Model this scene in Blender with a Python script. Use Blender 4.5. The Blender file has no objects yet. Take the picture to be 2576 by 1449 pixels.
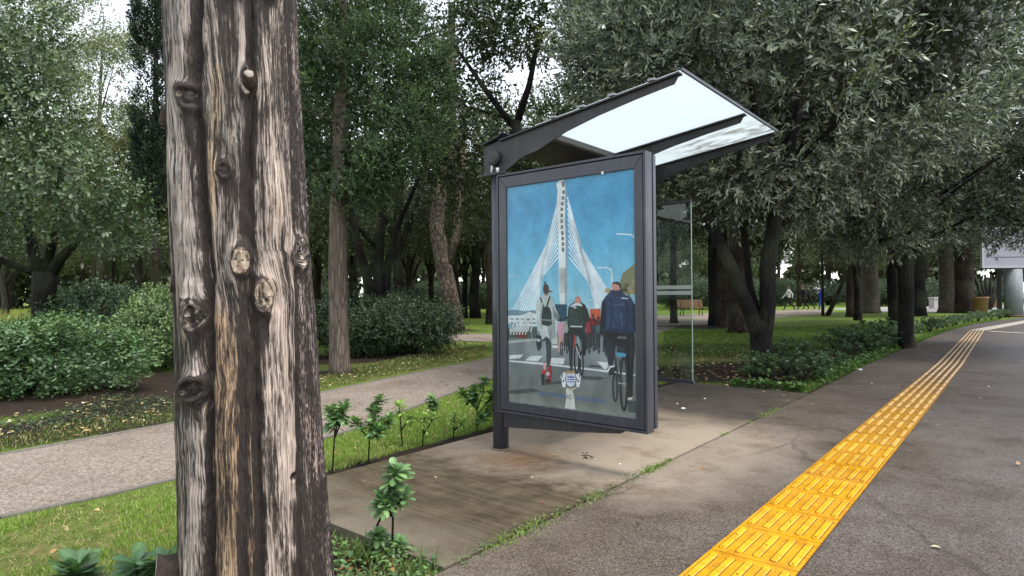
import bpy, bmesh, math, random
import numpy as np
from mathutils import Vector, Matrix, Euler
R = math.radians
random.seed(7)
S = bpy.context.scene
C = S.collection

# ---------------------------------------------------------------- camera
CAMH = 1.24
cam = bpy.data.cameras.new('camera'); camo = bpy.data.objects.new('camera', cam); C.objects.link(camo)
cam.sensor_width = 36; cam.lens = 1560 / 2576 * 36; cam.clip_end = 2000; cam.clip_start = .05
CAMROT = Matrix.Rotation(R(90.59), 4, 'X') @ Matrix.Rotation(R(-.4), 4, 'Z')
camo.matrix_world = Matrix.Translation((0, 0, CAMH)) @ CAMROT
S.camera = camo
# ---------------------------------------------------------------- sky, sun, exposure
SUN_EL, SUN_AZ = 66, 118          # azimuth the light comes from, clockwise from +Y
w = bpy.data.worlds.new('World'); S.world = w; w.use_nodes = True
nt = w.node_tree; nt.nodes.clear()
sky = nt.nodes.new('ShaderNodeTexSky'); sky.sky_type = 'NISHITA'; sky.sun_disc = False
sky.sun_elevation = R(SUN_EL); sky.sun_rotation = R(SUN_AZ); sky.dust_density = .8; sky.ozone_density = 1; sky.air_density = 1
hs = nt.nodes.new('ShaderNodeHueSaturation'); hs.inputs['Saturation'].default_value = .28
bg = nt.nodes.new('ShaderNodeBackground'); bg.inputs['Strength'].default_value = .15
wo = nt.nodes.new('ShaderNodeOutputWorld')
nt.links.new(sky.outputs[0], hs.inputs['Color']); nt.links.new(hs.outputs[0], bg.inputs[0]); nt.links.new(bg.outputs[0], wo.inputs[0])
sl = bpy.data.lights.new('sun', 'SUN'); sl.energy = 1.5; sl.angle = R(20); sl.color = (1, .96, .9)
so = bpy.data.objects.new('sun', sl); C.objects.link(so)
sd = Vector((math.sin(R(SUN_AZ)) * math.cos(R(SUN_EL)), math.cos(R(SUN_AZ)) * math.cos(R(SUN_EL)), math.sin(R(SUN_EL))))
so.rotation_euler = sd.to_track_quat('Z', 'Y').to_euler(); so.location = (0, -5, 12)
S.view_settings.view_transform = 'Standard'; S.view_settings.look = 'None'
S.view_settings.exposure = 1.45; S.view_settings.gamma = 1
S.cycles.max_bounces = 6; S.cycles.diffuse_bounces = 3; S.cycles.glossy_bounces = 2
S.cycles.transmission_bounces = 4; S.cycles.transparent_max_bounces = 8
S.cycles.use_denoising = True

# ---------------------------------------------------------------- helpers
GZ = -.045                        # soil and lawn level; pavement is 0
F = 1560.
def G(x, y, z=GZ):                # point of the plane at height z seen at (x, y) of a 2576-wide photograph
    d = CAMROT.to_3x3() @ Vector(((x - 1288) / F, -(y - 724.5) / F, -1))
    t = (z - CAMH) / d.z
    return Vector((d.x * t, d.y * t, z))
def PX(x, depth, z=GZ): return Vector(((x - 1288) / F * depth, depth, z))
def srgb(r, g, b, k=1.):
    f = lambda c: ((c / 255) / 12.92 if c / 255 <= .04045 else ((c / 255 + .055) / 1.055) ** 2.4) * k
    return (f(r), f(g), f(b), 1)
def tag(o, label=None, cat=None, group=None, kind=None):
    if label: o['label'] = label
    if cat: o['category'] = cat
    if group: o['group'] = group
    if kind: o['kind'] = kind
    return o
def empty(name, loc=(0, 0, 0), rz=0):
    o = bpy.data.objects.new(name, None); C.objects.link(o); o.location = loc; o.rotation_euler = (0, 0, rz)
    o.empty_display_size = .2
    return o
def link(name, me, parent=None):
    o = bpy.data.objects.new(name, me); C.objects.link(o)
    if parent: o.parent = parent
    return o
def copy_tree(o, parent=None):
    c = o.copy(); C.objects.link(c); c.parent = parent
    for ch in list(o.children): copy_tree(ch, c)
    return c
def np_mesh(name, v, faces, mat=None, col=None, smooth=False, vec=None):
    me = bpy.data.meshes.new(name); v = np.asarray(v, np.float32); f = np.asarray(faces, np.int32)
    n, k = f.shape
    me.vertices.add(len(v)); me.vertices.foreach_set('co', v.ravel())
    me.loops.add(n * k); me.loops.foreach_set('vertex_index', f.ravel())
    me.polygons.add(n); me.polygons.foreach_set('loop_start', np.arange(0, n * k, k, dtype=np.int32))
    if smooth: me.polygons.foreach_set('use_smooth', np.ones(n, bool))
    me.update(calc_edges=True)
    if col is not None:
        a = me.color_attributes.new('Col', 'FLOAT_COLOR', 'POINT')
        c4 = np.ones((len(v), 4), np.float32); c4[:, :3] = col; a.data.foreach_set('color', c4.ravel())
    for nm, arr in (vec or {}).items():
        if arr.ndim == 2:
            a = me.attributes.new(nm, 'FLOAT_VECTOR', 'POINT'); a.data.foreach_set('vector', np.asarray(arr, np.float32).ravel())
        else:
            a = me.attributes.new(nm, 'FLOAT', 'POINT'); a.data.foreach_set('value', np.asarray(arr, np.float32))
    if mat: me.materials.append(mat)
    return me
class MB:                         # collects simple shapes and links them as ONE mesh
    def __init__(s): s.v = []; s.f = []; s.sm = []; s.mi = []
    def add(s, v, f, smooth=False, mi=0):
        o = len(s.v); s.v += [tuple(p) for p in v]; s.f += [tuple(i + o for i in q) for q in f]; s.sm += [smooth] * len(f); s.mi += [mi] * len(f)
    def box(s, a, b, mi=0):
        (x0, y0, z0), (x1, y1, z1) = a, b
        v = [(x0, y0, z0), (x1, y0, z0), (x1, y1, z0), (x0, y1, z0), (x0, y0, z1), (x1, y0, z1), (x1, y1, z1), (x0, y1, z1)]
        s.add(v, [(3, 2, 1, 0), (4, 5, 6, 7), (0, 1, 5, 4), (1, 2, 6, 5), (2, 3, 7, 6), (3, 0, 4, 7)], mi=mi)
    def prism(s, poly, off, mi=0, smooth=False):   # planar polygon extruded by vector off
        n = len(poly); a = [Vector(p) for p in poly]; b = [p + Vector(off) for p in a]
        s.add(a + b, [tuple(range(n - 1, -1, -1)), tuple(range(n, 2 * n))], mi=mi)
        o = len(s.v) - 2 * n
        for i in range(n):
            j = (i + 1) % n; s.f.append((o + i, o + j, o + n + j, o + n + i)); s.sm.append(smooth); s.mi.append(mi)
    def tube(s, pts, rad, n=12, cap=True, wob=0, mi=0, rng=random):
        pts = [Vector(p) for p in pts]; v = []; up = Vector((1, 0, .01))
        for i, p in enumerate(pts):
            d = (pts[min(i + 1, len(pts) - 1)] - pts[max(i - 1, 0)]).normalized()
            a = d.cross(up);
            if a.length < .1: a = d.cross(Vector((0, 1, 0)))
            a.normalize(); b = d.cross(a)
            r = rad[i] if hasattr(rad, '__len__') else rad
            for k in range(n):
                t = 2 * math.pi * k / n; q = r * (1 + (rng.uniform(-wob, wob) if wob else 0))
                v.append(p + (a * math.cos(t) + b * math.sin(t)) * q)
        f = []
        for i in range(len(pts) - 1):
            for k in range(n):
                j = (k + 1) % n; f.append((i * n + k, i * n + j, (i + 1) * n + j, (i + 1) * n + k))
        if cap: f += [tuple(range(n))[::-1], tuple(range((len(pts) - 1) * n, len(pts) * n))]
        s.add(v, f, True, mi)
    def mesh(s, name, mats, bevel=0):
        me = bpy.data.meshes.new(name); me.from_pydata([tuple(p) for p in s.v], [], s.f)
        for m in (mats if isinstance(mats, (list, tuple)) else [mats]): me.materials.append(m)
        me.polygons.foreach_set('use_smooth', np.array(s.sm, bool)); me.polygons.foreach_set('material_index', np.array(s.mi, np.int32))
        me.update()
        bm = bmesh.new(); bm.from_mesh(me); bmesh.ops.recalc_face_normals(bm, faces=bm.faces)
        if bevel:
            bmesh.ops.bevel(bm, geom=[e for e in bm.edges if len(e.link_faces) == 2 and e.calc_face_angle(0) > .6], offset=bevel, segments=2, affect='EDGES', profile=.5)
        bm.to_mesh(me); bm.free()
        return me
    def build(s, name, mats, parent=None, bevel=0): return link(name, s.mesh(name, mats, bevel), parent)

# value noise in numpy
_T = np.random.default_rng(3).random((256, 256)).astype(np.float32)
def vn(x, y):
    xi = np.floor(x).astype(int); yi = np.floor(y).astype(int); fx = x - xi; fy = y - yi
    fx = fx * fx * (3 - 2 * fx); fy = fy * fy * (3 - 2 * fy)
    g = lambda a, b: _T[(a + 57 * (b // 256)) % 256, b % 256]
    return (g(xi, yi) * (1 - fx) + g(xi + 1, yi) * fx) * (1 - fy) + (g(xi, yi + 1) * (1 - fx) + g(xi + 1, yi + 1) * fx) * fy
def fbm(x, y, o=3): return sum(vn(x * 2 ** i + 17 * i, y * 2 ** i + 31 * i) * .5 ** i for i in range(o)) / sum(.5 ** i for i in range(o))
def wave3(p, f, seed):            # cheap 3-D noise, about -1..1
    r = np.random.default_rng(seed); out = np.zeros(len(p))
    for k in range(7):
        d = r.normal(size=3); d /= np.linalg.norm(d); out += np.sin(p @ d * f * r.uniform(.6, 1.6) + r.uniform(0, 6.3))
    return out / 3.2

# ---------------------------------------------------------------- node material helper
class N:
    def __init__(s, name):
        s.m = bpy.data.materials.new(name); s.m.use_nodes = True; s.t = s.m.node_tree; s.t.nodes.clear()
        s.out = s.t.nodes.new('ShaderNodeOutputMaterial')
    def put(s, sock, v):
        if v is None: return
        if isinstance(v, bpy.types.NodeSocket): s.t.links.new(v, sock)
        else:
            if isinstance(v, (tuple, list)) and len(v) == 3 and sock.type == 'RGBA': v = (*v, 1)
            sock.default_value = v
    def n(s, typ, **kw):
        o = s.t.nodes.new('ShaderNode' + typ)
        for k, v in kw.items(): setattr(o, k, v)
        return o
    def obj(s): return s.n('TexCoord').outputs['Object']
    def pos(s): return s.n('NewGeometry').outputs['Position']
    def attr(s, nm, o='Color'): return s.n('Attribute', attribute_name=nm).outputs[o]
    def map(s, v, sc=(1, 1, 1), rot=(0, 0, 0), loc=(0, 0, 0)):
        o = s.n('Mapping'); s.put(o.inputs[0], v); o.inputs['Scale'].default_value = sc; o.inputs['Rotation'].default_value = rot; o.inputs['Location'].default_value = loc
        return o.outputs[0]
    def noise(s, v, sc, det=3, ro=.55, dist=0, o='Fac'):
        a = s.n('TexNoise'); s.put(a.inputs['Vector'], v); a.inputs['Scale'].default_value = sc; a.inputs['Detail'].default_value = det
        a.inputs['Roughness'].default_value = ro; a.inputs['Distortion'].default_value = dist
        return a.outputs[o]
    def vor(s, v, sc, f='F1', o='Distance'):
        a = s.n('TexVoronoi', feature=f); s.put(a.inputs['Vector'], v); a.inputs['Scale'].default_value = sc
        return a.outputs[o]
    def ramp(s, f, a, b, c0=(0, 0, 0, 1), c1=(1, 1, 1, 1)):
        o = s.n('ValToRGB'); s.put(o.inputs[0], f); e = o.color_ramp.elements
        e[0].position = a; e[1].position = b; e[0].color = c0; e[1].color = c1
        return o.outputs[0]
    def mix(s, f, a, b, mode='MIX'):
        o = s.n('Mix', data_type='RGBA', blend_type=mode); s.put(o.inputs['Factor'], f); s.put(o.inputs[6], a); s.put(o.inputs[7], b)
        return o.outputs[2]
    def math(s, op, a, b=0., c=None, clamp=False):
        o = s.n('Math', operation=op, use_clamp=clamp); s.put(o.inputs[0], a); s.put(o.inputs[1], b)
        if c is not None: s.put(o.inputs[2], c)
        return o.outputs[0]
    def mr(s, v, a, b, c=0., d=1.):
        o = s.n('MapRange'); o.clamp = True; s.put(o.inputs[0], v)
        for i, q in enumerate((a, b, c, d)): s.put(o.inputs[i + 1], q)
        return o.outputs[0]
    def sep(s, v): o = s.n('SeparateXYZ'); s.put(o.inputs[0], v); return o.outputs
    def bump(s, h, st=.4, d=.01, nrm=None):
        o = s.n('Bump'); o.inputs['Strength'].default_value = st; o.inputs['Distance'].default_value = d; s.put(o.inputs['Height'], h)
        if nrm is not None: s.put(o.inputs['Normal'], nrm)
        return o.outputs[0]
    def pbr(s, col, ro=.6, nrm=None, spec=.5, metal=0, sheen=None):
        o = s.n('BsdfPrincipled'); s.put(o.inputs['Base Color'], col); s.put(o.inputs['Roughness'], ro); s.put(o.inputs['Metallic'], metal)
        s.put(o.inputs['Specular IOR Level'], spec)
        if nrm is not None: s.put(o.inputs['Normal'], nrm)
        return o.outputs[0]
    def done(s, sh): s.t.links.new(sh, s.out.inputs[0]); return s.m
    def mixs(s, f, a, b):
        o = s.n('MixShader'); s.put(o.inputs[0], f); s.t.links.new(a, o.inputs[1]); s.t.links.new(b, o.inputs[2]); return o.outputs[0]

def simple(name, col, ro=.5, spec=.5, metal=0, var=.15, sc=20, bump=0):
    m = N(name); p = m.obj(); n1 = m.noise(p, sc, 4)
    c = m.mix(m.math('MULTIPLY', n1, var * 2), col, tuple(x * .45 for x in col[:3]))
    return m.done(m.pbr(c, m.mr(n1, .3, .7, ro * .85, min(1, ro * 1.15)), m.bump(n1, bump, .01) if bump else None, spec, metal))
def leafmat(name, ro=.42, trans=.25, spec=.5):
    m = N(name); c = m.attr('Col')
    d = m.pbr(c, ro, None, spec)
    t = m.n('BsdfTranslucent'); m.put(t.inputs[0], m.mix(1., c, (1.0, 1.15, .45, 1), 'MULTIPLY'))
    return m.done(m.mixs(trans, d, t.outputs[0]))
def barkmat(name, dark, pale, sc=9, stretch=.16, ro=.9, bias=.5, spec=.25):
    m = N(name); p = m.obj(); q = m.map(p, (1, 1, stretch))
    n1 = m.noise(q, sc, 5, .65, .6); v1 = m.vor(m.map(p, (1, 1, stretch * 1.6)), sc * 1.3, 'DISTANCE_TO_EDGE')
    n2 = m.noise(p, 1.2, 2)
    f = m.math('MULTIPLY', m.ramp(n1, bias - .16, bias + .18), m.ramp(v1, .02, .2))
    c = m.mix(f, dark, pale); c = m.mix(m.ramp(n2, .45, .75), c, m.mix(.5, c, (.09, .1, .06, 1)))
    h = m.math('ADD', m.math('MULTIPLY', v1, 1.2), n1)
    return m.done(m.pbr(c, ro, m.bump(h, .9, .03), spec))
# ---------------------------------------------------------------- place: frame of the shelter and the pavement
P0 = Vector((-.13, 4.96, 0)); RZ = R(-39.5)
CP, SP = math.cos(RZ), math.sin(RZ)
def W(p, s, z=0.): return Vector((P0.x + CP * p - SP * s, P0.y + SP * p + CP * s, z))
def PS(v): dx, dy = v[0] - P0.x, v[1] - P0.y; return (CP * dx + SP * dy, -SP * dx + CP * dy)
def sheet(name, pts, mat, z, skirt=None, frame=True, kind='structure', label=None, cat=None):
    o = bpy.data.objects.new(name, None)
    mb = MB()
    if skirt: mb.prism([(x, y, z - skirt) for x, y in pts], (0, 0, skirt))
    else: mb.add([(x, y, z) for x, y in pts], [tuple(range(len(pts)))])
    ob = mb.build(name, mat)
    if frame: ob.location = P0; ob.rotation_euler = (0, 0, RZ)
    if kind: ob['kind'] = kind
    if label: tag(ob, label, cat)
    return ob

# ground: one sheet, lawn and bare soil
def ground_material():
    m = N('ground'); p = m.pos(); dirt = m.attr('dirt', 'Fac'); dry = m.attr('dry', 'Fac')
    n1 = m.noise(p, 1.1, 5, .65); n2 = m.noise(p, 14, 4, .7); n3 = m.noise(m.map(p, (1, 1, 1)), 90, 3, .7)
    g = m.mix(m.ramp(n2, .35, .7), (.075, .125, .016, 1), (.17, .24, .038, 1))
    g = m.mix(m.ramp(n1, .35, .7), g, (.13, .19, .025, 1))
    g = m.mix(m.math('MULTIPLY', dry, m.ramp(n2, .4, .65)), g, (.30, .25, .11, 1))
    g = m.mix(m.math('MULTIPLY', m.ramp(n3, .3, .6), .35), g, m.mix(.5, g, (.02, .03, .006, 1)))
    s = m.mix(m.ramp(n2, .3, .7), (.014, .010, .007, 1), (.045, .031, .021, 1))
    s = m.mix(m.ramp(n3, .56, .7), s, (.10, .07, .045, 1))
    f = m.math('ADD', dirt, m.math('MULTIPLY', m.math('SUBTRACT', n2, .5), 1.3))
    f = m.math('ADD', f, m.math('MULTIPLY', m.math('SUBTRACT', n1, .5), .8))
    c = m.mix(m.ramp(f, .4, .6), g, s)
    return m.done(m.pbr(c, .9, m.bump(m.math('ADD', n3, n2), .8, .03), .2))
xs = np.concatenate([np.linspace(-420, -14, 30), np.linspace(-13.7, 26, 200), np.linspace(27, 420, 30)])
ys = np.concatenate([np.linspace(-60, -1, 12), np.linspace(-.8, 30, 190), np.linspace(31, 600, 40)])
gx, gy = np.meshgrid(xs, ys); nx, ny = len(xs), len(ys)
ii = np.arange(nx * ny).reshape(ny, nx)
quads = np.stack([ii[:-1, :-1], ii[:-1, 1:], ii[1:, 1:], ii[1:, :-1]], -1).reshape(-1, 4)
gv = np.stack([gx.ravel(), gy.ravel(), np.full(nx * ny, GZ)], 1)
def blob(cx, cy, r, k=1.): return k * np.clip(1.35 - np.hypot(gv[:, 0] - cx, gv[:, 1] - cy) / r, 0, 1)
dirt = np.zeros(len(gv)); dry = np.zeros(len(gv))
pp = CP * (gv[:, 0] - P0.x) + SP * (gv[:, 1] - P0.y); ss = -SP * (gv[:, 0] - P0.x) + CP * (gv[:, 1] - P0.y)
def pxblob(x, y, r, k=1.): q = G(x, y); return blob(q.x, q.y, r, k)
for a in [(60, 1090, .8), (250, 1060, .9), (400, 1010, 1.2), (300, 960, 1.6), (120, 1010, 1.3), (460, 980, 1.4), (900, 900, 1.3), (1010, 895, 1.3), (820, 905, 1.),
          (855, 940, .7, .8), (1140, 832, 1.6, .7), (1190, 790, 5, .9), (1900, 930, 1.5, .9), (1780, 940, 1.3), (1860, 880, 2.3), (2000, 880, 1.6, .85), (1800, 822, 2.5, .9), (1730, 810, 3, .85),
          (900, 1440, .9, 1.3), (840, 1400, .9, 1.3), (990, 1420, .6, 1.3), (2050, 930, 1.2, .7)]:
    dirt = np.maximum(dirt, pxblob(*a))
near = np.clip((.15 - np.abs(pp + .62)) / .15 * 1.4, 0, 1) * (ss < 5) * (ss > -1.6); dirt = np.maximum(dirt, near)       # behind the slab
dirt = np.maximum(dirt, np.clip(1.5 - np.abs(pp - .75) / .6, 0, .95) * (ss > 4.4) * (ss < 16))
dirt = np.maximum(dirt, np.clip(1.3 - np.hypot(gv[:, 0] + .98, gv[:, 1] - 2.4) / .5, 0, .9))
for a in [(330, 1400, .9), (120, 1440, .9, .8), (440, 1330, .5, .9), (300, 1340, .6, .7), (1000, 1180, .8, .6), (1950, 865, 3, .5), (1700, 900, 2, .7), (950, 930, 2, .6)]:
    dry = np.maximum(dry, pxblob(*a))
link('ground', np_mesh('ground', gv, quads, ground_material(), vec={'dirt': dirt, 'dry': dry}))['kind'] = 'structure'

# gravel paths with low edging
def gravel_material():
    m = N('gravel'); p = m.pos(); n1 = m.noise(p, .9, 4); v = m.vor(p, 75, 'F1', 'Color'); n3 = m.noise(p, 60, 3, .7); n4 = m.noise(p, 9, 3)
    c = m.mix(m.sep(v)[0], (.15, .122, .098, 1), (.36, .305, .25, 1))
    c = m.mix(m.ramp(n3, .5, .75), c, (.11, .085, .07, 1))
    c = m.mix(m.ramp(n1, .45, .7), c, m.mix(1., c, (.72, .66, .62, 1), 'MULTIPLY')); c = m.mix(m.ramp(n4, .58, .75), c, m.mix(1., c, (.75, .7, .66, 1), 'MULTIPLY'))
    return m.done(m.pbr(c, .9, m.bump(m.math('ADD', n3, m.sep(v)[1]), .7, .012), .25))
GRAV = gravel_material()
EDGE = simple('edging_stone', (.2, .18, .16, 1), .9, .2, var=.4, sc=30, bump=.4)
def path(name, up, lo, z=.005):
    pts = [(q.x, q.y) for q in up] + [(q.x, q.y) for q in reversed(lo)]
    mb = MB(); mb.add([(x, y, GZ + z) for x, y in pts], [tuple(range(len(pts)))]); mb.build(name, GRAV)['kind'] = 'structure'
def edging(pts, name='path_edging', wd=.045, h=.014):
    mb = MB()
    for a, b in zip(pts[:-1], pts[1:]):
        d = (b - a); d.z = 0; d.normalize(); nn = Vector((-d.y, d.x, 0)) * wd / 2
        z0 = GZ - .02
        mb.prism([(*(a - nn).xy, z0), (*(b - nn).xy, z0), (*(b + nn).xy, z0), (*(a + nn).xy, z0)], (0, 0, h + .02))
    mb.build(name, EDGE, bevel=.004)['kind'] = 'structure'
upL = [Vector((-9, 1.2, GZ)), G(0, 1145), G(230, 1103), G(458, 1062), G(640, 1026), G(800, 990), G(1000, 948), G(1225, 903), Vector((2.1, 17.5, GZ)), Vector((4.2, 24, GZ))]
loL = [Vector((-9, -.6, GZ)), G(0, 1303), G(230, 1255), G(465, 1200), G(680, 1143), G(870, 1087), G(1075, 1012), G(1225, 957), Vector((3.2, 16.5, GZ)), Vector((6.2, 23.5, GZ))]
path('gravel_path', upL, loL); edging(upL[:9]); edging(loL[:9])
path('gravel_path', [G(820, 845), G(1075, 838), G(1225, 841), Vector((2.6, 19.4, GZ))], [G(820, 862), G(1075, 855), G(1225, 860), Vector((2.2, 16.8, GZ))], .009)
edging([G(1075, 838), G(1225, 841)], wd=.09); edging([G(1075, 856), G(1225, 861)], wd=.05)
PAVE = simple('pale_paving', (.3, .285, .27, 1), .8, .3, var=.2, sc=2)
path2 = [(G(1600, 797)), G(1800, 788), G(1900, 784), G(2060, 777), G(2300, 771), G(2520, 767), Vector((60, 62, GZ))]
path3 = [G(1600, 822), G(1800, 816), G(1900, 808), G(2000, 795), G(2110, 787), G(2300, 788), G(2520, 783), Vector((60, 45, GZ))]
mb = MB(); mb.add([(q.x, q.y, GZ + .008) for q in path2[:4]] + [(q.x, q.y, GZ + .008) for q in reversed(path3[:5])], [tuple(range(9))]); mb.build('gravel_path', GRAV)['kind'] = 'structure'
mb = MB(); mb.add([(q.x, q.y, GZ + .013) for q in path2[3:]] + [(q.x, q.y, GZ + .013) for q in reversed(path3[4:])], [tuple(range(7))]); mb.build('park_walkway', PAVE)['kind'] = 'structure'
path('park_walkway', [G(1040, 762), G(1300, 760)], [G(1040, 766), G(1300, 765)], .016)

# concrete pad and asphalt pavement
def pave_material(name, asphalt):
    m = N(name); p = m.obj(); x, y, z = m.sep(p)
    n1 = m.noise(p, .9, 4, .6); n2 = m.noise(p, 5, 5, .65); n3 = m.noise(p, 95, 3, .85); n5 = m.noise(p, 85, 3, .75); v = m.vor(p, 170, 'F1', 'Color')
    vv = m.sep(v)[0]
    # dry ground left under the roof, wet beyond it
    yy = m.math('ADD', y, m.math('MULTIPLY', m.math('SUBTRACT', n1, .5), 1.1)); yy = m.math('ADD', yy, m.math('MULTIPLY', m.math('SUBTRACT', n2, .5), .45))
    xx = m.math('ADD', x, m.math('MULTIPLY', m.math('SUBTRACT', n1, .5), .9))
    dry = m.math('MULTIPLY', m.mr(yy, -.5, .05), m.mr(yy, 1.55, 2.5, 1, 0))
    dry = m.math('MULTIPLY', dry, m.mr(xx, 1.5, 2.15, 1, 0))
    if asphalt:
        wet = m.mix(m.ramp(n5, .36, .66), (.034, .028, .024, 1), (.20, .17, .147, 1)); wet = m.mix(m.ramp(n1, .38, .62), wet, m.mix(1., wet, (.70, .62, .54, 1), 'MULTIPLY'))
        wet = m.mix(m.mr(x, 2.2, 3.4), wet, m.mix(1., wet, (.86, .9, .97, 1), 'MULTIPLY'))
        dr = m.mix(n2, (.20, .16, .12, 1), (.30, .245, .19, 1))
        tarmac = m.mr(y, 2.6, 4.5); wet = m.mix(tarmac, wet, m.mix(1., wet, (.62, .62, .66, 1), 'MULTIPLY'))
        br = m.math('MULTIPLY', m.mr(x, 1.2, 2.1, 1, 0), m.mr(y, -2, -.2, 1, .3)); wet = m.mix(m.math('MULTIPLY', br, .75), wet, m.mix(m.ramp(n5, .36, .66), (.07, .054, .038, 1), (.21, .168, .125, 1)))
    else:
        wv = m.n('TexWave', wave_type='BANDS', bands_direction='Y'); m.put(wv.inputs['Vector'], m.map(p, (.05, 1, 1), (0, 0, R(24)))); wv.inputs['Scale'].default_value = 6; wv.inputs['Distortion'].default_value = 14; wv.inputs['Detail'].default_value = 3; wv.inputs['Detail Scale'].default_value = 1.5
        wet = m.mix(m.ramp(n2, .35, .65), (.044, .032, .015, 1), (.092, .07, .038, 1)); wet = m.mix(m.math('MULTIPLY', m.ramp(wv.outputs['Fac'],   .35, .95), .16), wet, (.21, .175, .125, 1))
        wet = m.mix(m.mr(y, 1.6, 2.4), wet, m.mix(n2, (.04, .032, .026, 1), (.08, .068, .056, 1)))
        wet = m.mix(m.mr(yy, -1.3, -1.8), wet, (.16, .135, .095, 1)); 
        dr = m.mix(n2, (.26, .21, .155, 1), (.36, .295, .225, 1))
        rx = m.math('SUBTRACT', x, .32); ry = m.math('SUBTRACT', y, -.08); rd = m.math('SQRT', m.math('ADD', m.math('MULTIPLY', rx, rx), m.math('MULTIPLY', ry, ry)))
        rust = m.math('MULTIPLY', m.mr(m.math('ADD', rd, m.math('MULTIPLY', m.math('SUBTRACT', n2, .5), .7)), .05, .42, 1, 0), .85)
        dr = m.mix(rust, dr, (.22, .115, .045, 1)); wet = m.mix(m.math('MULTIPLY', rust, .6), wet, (.16, .09, .04, 1))
    c = m.mix(dry, wet, dr)
    c = m.mix(m.math('MULTIPLY', m.ramp(n3, .45, .7), .55), c, m.mix(1., c, (.45, .42, .4, 1), 'MULTIPLY'))
    c = m.mix(m.math('MULTIPLY', m.ramp(vv, .82, .95), .5 if asphalt else .22), c, m.mix(.35, c, (.42, .36, .3, 1)))
    st = m.noise(p, 2.3, 5, .7); c = m.mix(m.math('MULTIPLY', m.ramp(st, .5, .66), .6), c, m.mix(1., c, (.5, .42, .34, 1), 'MULTIPLY'))
    if asphalt:
        ck = m.vor(m.map(m.mix(.12, p, m.noise(p, 2.5, 4, .6, 0, 'Color')), (1, .55, 1)), .55, 'DISTANCE_TO_EDGE'); c = m.mix(m.math('MULTIPLY', m.mr(ck, .001, .006, .45, 0), m.ramp(m.noise(p, .5, 2), .42, .6)), c, (.02, .016, .013, 1))
    ro = m.math('ADD', m.mr(dry, 0, 1, .5, .8), m.math('MULTIPLY', m.math('SUBTRACT', n2, .5), .5))
    h = m.math('ADD', m.math('MULTIPLY', n3, .6), m.math('MULTIPLY', vv, .5 if asphalt else .15))
    return m.done(m.pbr(c, ro, m.bump(h, .65, .008), .4))
sheet('concrete_pad', [(-.46, -1.76), (1.205, -1.76), (1.205, 4.45), (-.46, 4.45)], pave_material('concrete', False), 0, .13)
asph = [(1.225, -12), (1.225, 4.5), (1.18, 8), (1.25, 13), (1.4, 20), (1.83, 25.5), (2.35, 29), (3.3, 34), (6, 45), (12, 62), (60, 62), (60, -12)]
sheet('pavement', asph, pave_material('asphalt', True), -.003, .13)
for a, b in (((1.205, -1.76), (1.225, 4.45)),):
    sheet('joint', [(1.2, -1.76), (1.23, -1.76), (1.23, 4.45), (1.2, 4.45)], simple('joint_dirt', (.03, .025, .02, 1), .95, .1), -.012)

# yellow tactile strip
def tactile_material(nm, base, worn, worn_s):
    m = N(nm); p = m.obj(); y = m.sep(p)[1]
    n1 = m.noise(p, 3, 4); n2 = m.noise(p, 40, 4, .7); n3 = m.noise(p, 9, 5, .7)
    c = m.mix(m.mr(m.math('ADD', y, m.math('MULTIPLY', n1, 3)), worn_s[0], worn_s[1]), base, worn)
    wn = m.n('TexWhiteNoise', noise_dimensions='1D'); m.put(wn.inputs['W'], m.math('FLOOR', m.math('MULTIPLY', m.math('ADD', y, .02), 2.5))); c = m.mix(m.math('MULTIPLY', wn.outputs[0], .55), c, m.mix(1., c, (.74, .66, .55, 1), 'MULTIPLY'))
    c = m.mix(m.math('MULTIPLY', m.ramp(n3, .46, .64), .7), c, m.mix(1., c, (.66, .54, .3, 1), 'MULTIPLY'))
    c = m.mix(m.math('MULTIPLY', m.ramp(n2, .56, .7), .7), c, (.12, .075, .025, 1))
    return m.done(m.pbr(c, m.mr(n1, .3, .7, .35, .6), m.bump(n2, .25, .004), .5))
YB = tactile_material('tactile_base', (.54, .27, .004, 1), (.085, .05, .02, 1), (2.5, 8.5))
YR = tactile_material('tactile_ridge', (.64, .35, .008, 1), (.48, .37, .24, 1), (2.5, 9))
GR = simple('tactile_grime', (.13, .055, .010, 1), .8, .2, sc=30, var=.4)
sm = MB()
def tile(mb, x0, y0, wd=.4, ln=.4, ang=0., bars=5):
    ca, sa = math.cos(ang), math.sin(ang)
    def t(x, y, z): return (x0 + ca * x - sa * y, y0 + sa * x + ca * y, z)
    g = .0025
    q = [t(g, g, .0), t(wd - g, g, .0), t(wd - g, ln - g, .0), t(g, ln - g, .0)]
    mb.prism(q, (0, 0, .005), 0)
    mb.add([t(-.001, -.001, .0022), t(wd + .001, -.001, .0022), t(wd + .001, ln + .001, .0022), t(-.001, ln + .001, .0022)], [(0, 1, 2, 3)], mi=2)
    for k in range(bars):
        xc = wd * (k + .5) / bars; hw, L0, L1 = .0165, .035, ln - .035
        def cap(h, z):
            out = []
            for sgn, yc in ((1, L1 - h), (-1, L0 + h)):
                for a in range(5):
                    th = math.pi * a / 4
                    out.append(t(xc + h * math.cos(th) * sgn, yc + h * math.sin(th) * sgn, z))
            return out
        ol = cap(hw + .0045, .0056); mb.add(ol, [tuple(range(10))], mi=2)
        b0, b1 = cap(hw, .0058), cap(hw - .0035, .0105)
        mb.add(b0 + b1, [tuple(range(10, 20))] + [(i, (i + 1) % 10, 10 + (i + 1) % 10, 10 + i) for i in range(10)], mi=1)
        if k % 2 == 0:
            cx, cy = (xc, .02 + L0) if k != 2 else (xc, ln / 2)
            mb.add([t(cx + .007 * math.cos(a * 1.047), cy + .007 * math.sin(a * 1.047), .011) for a in range(6)], [tuple(range(6))], mi=2)
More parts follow.
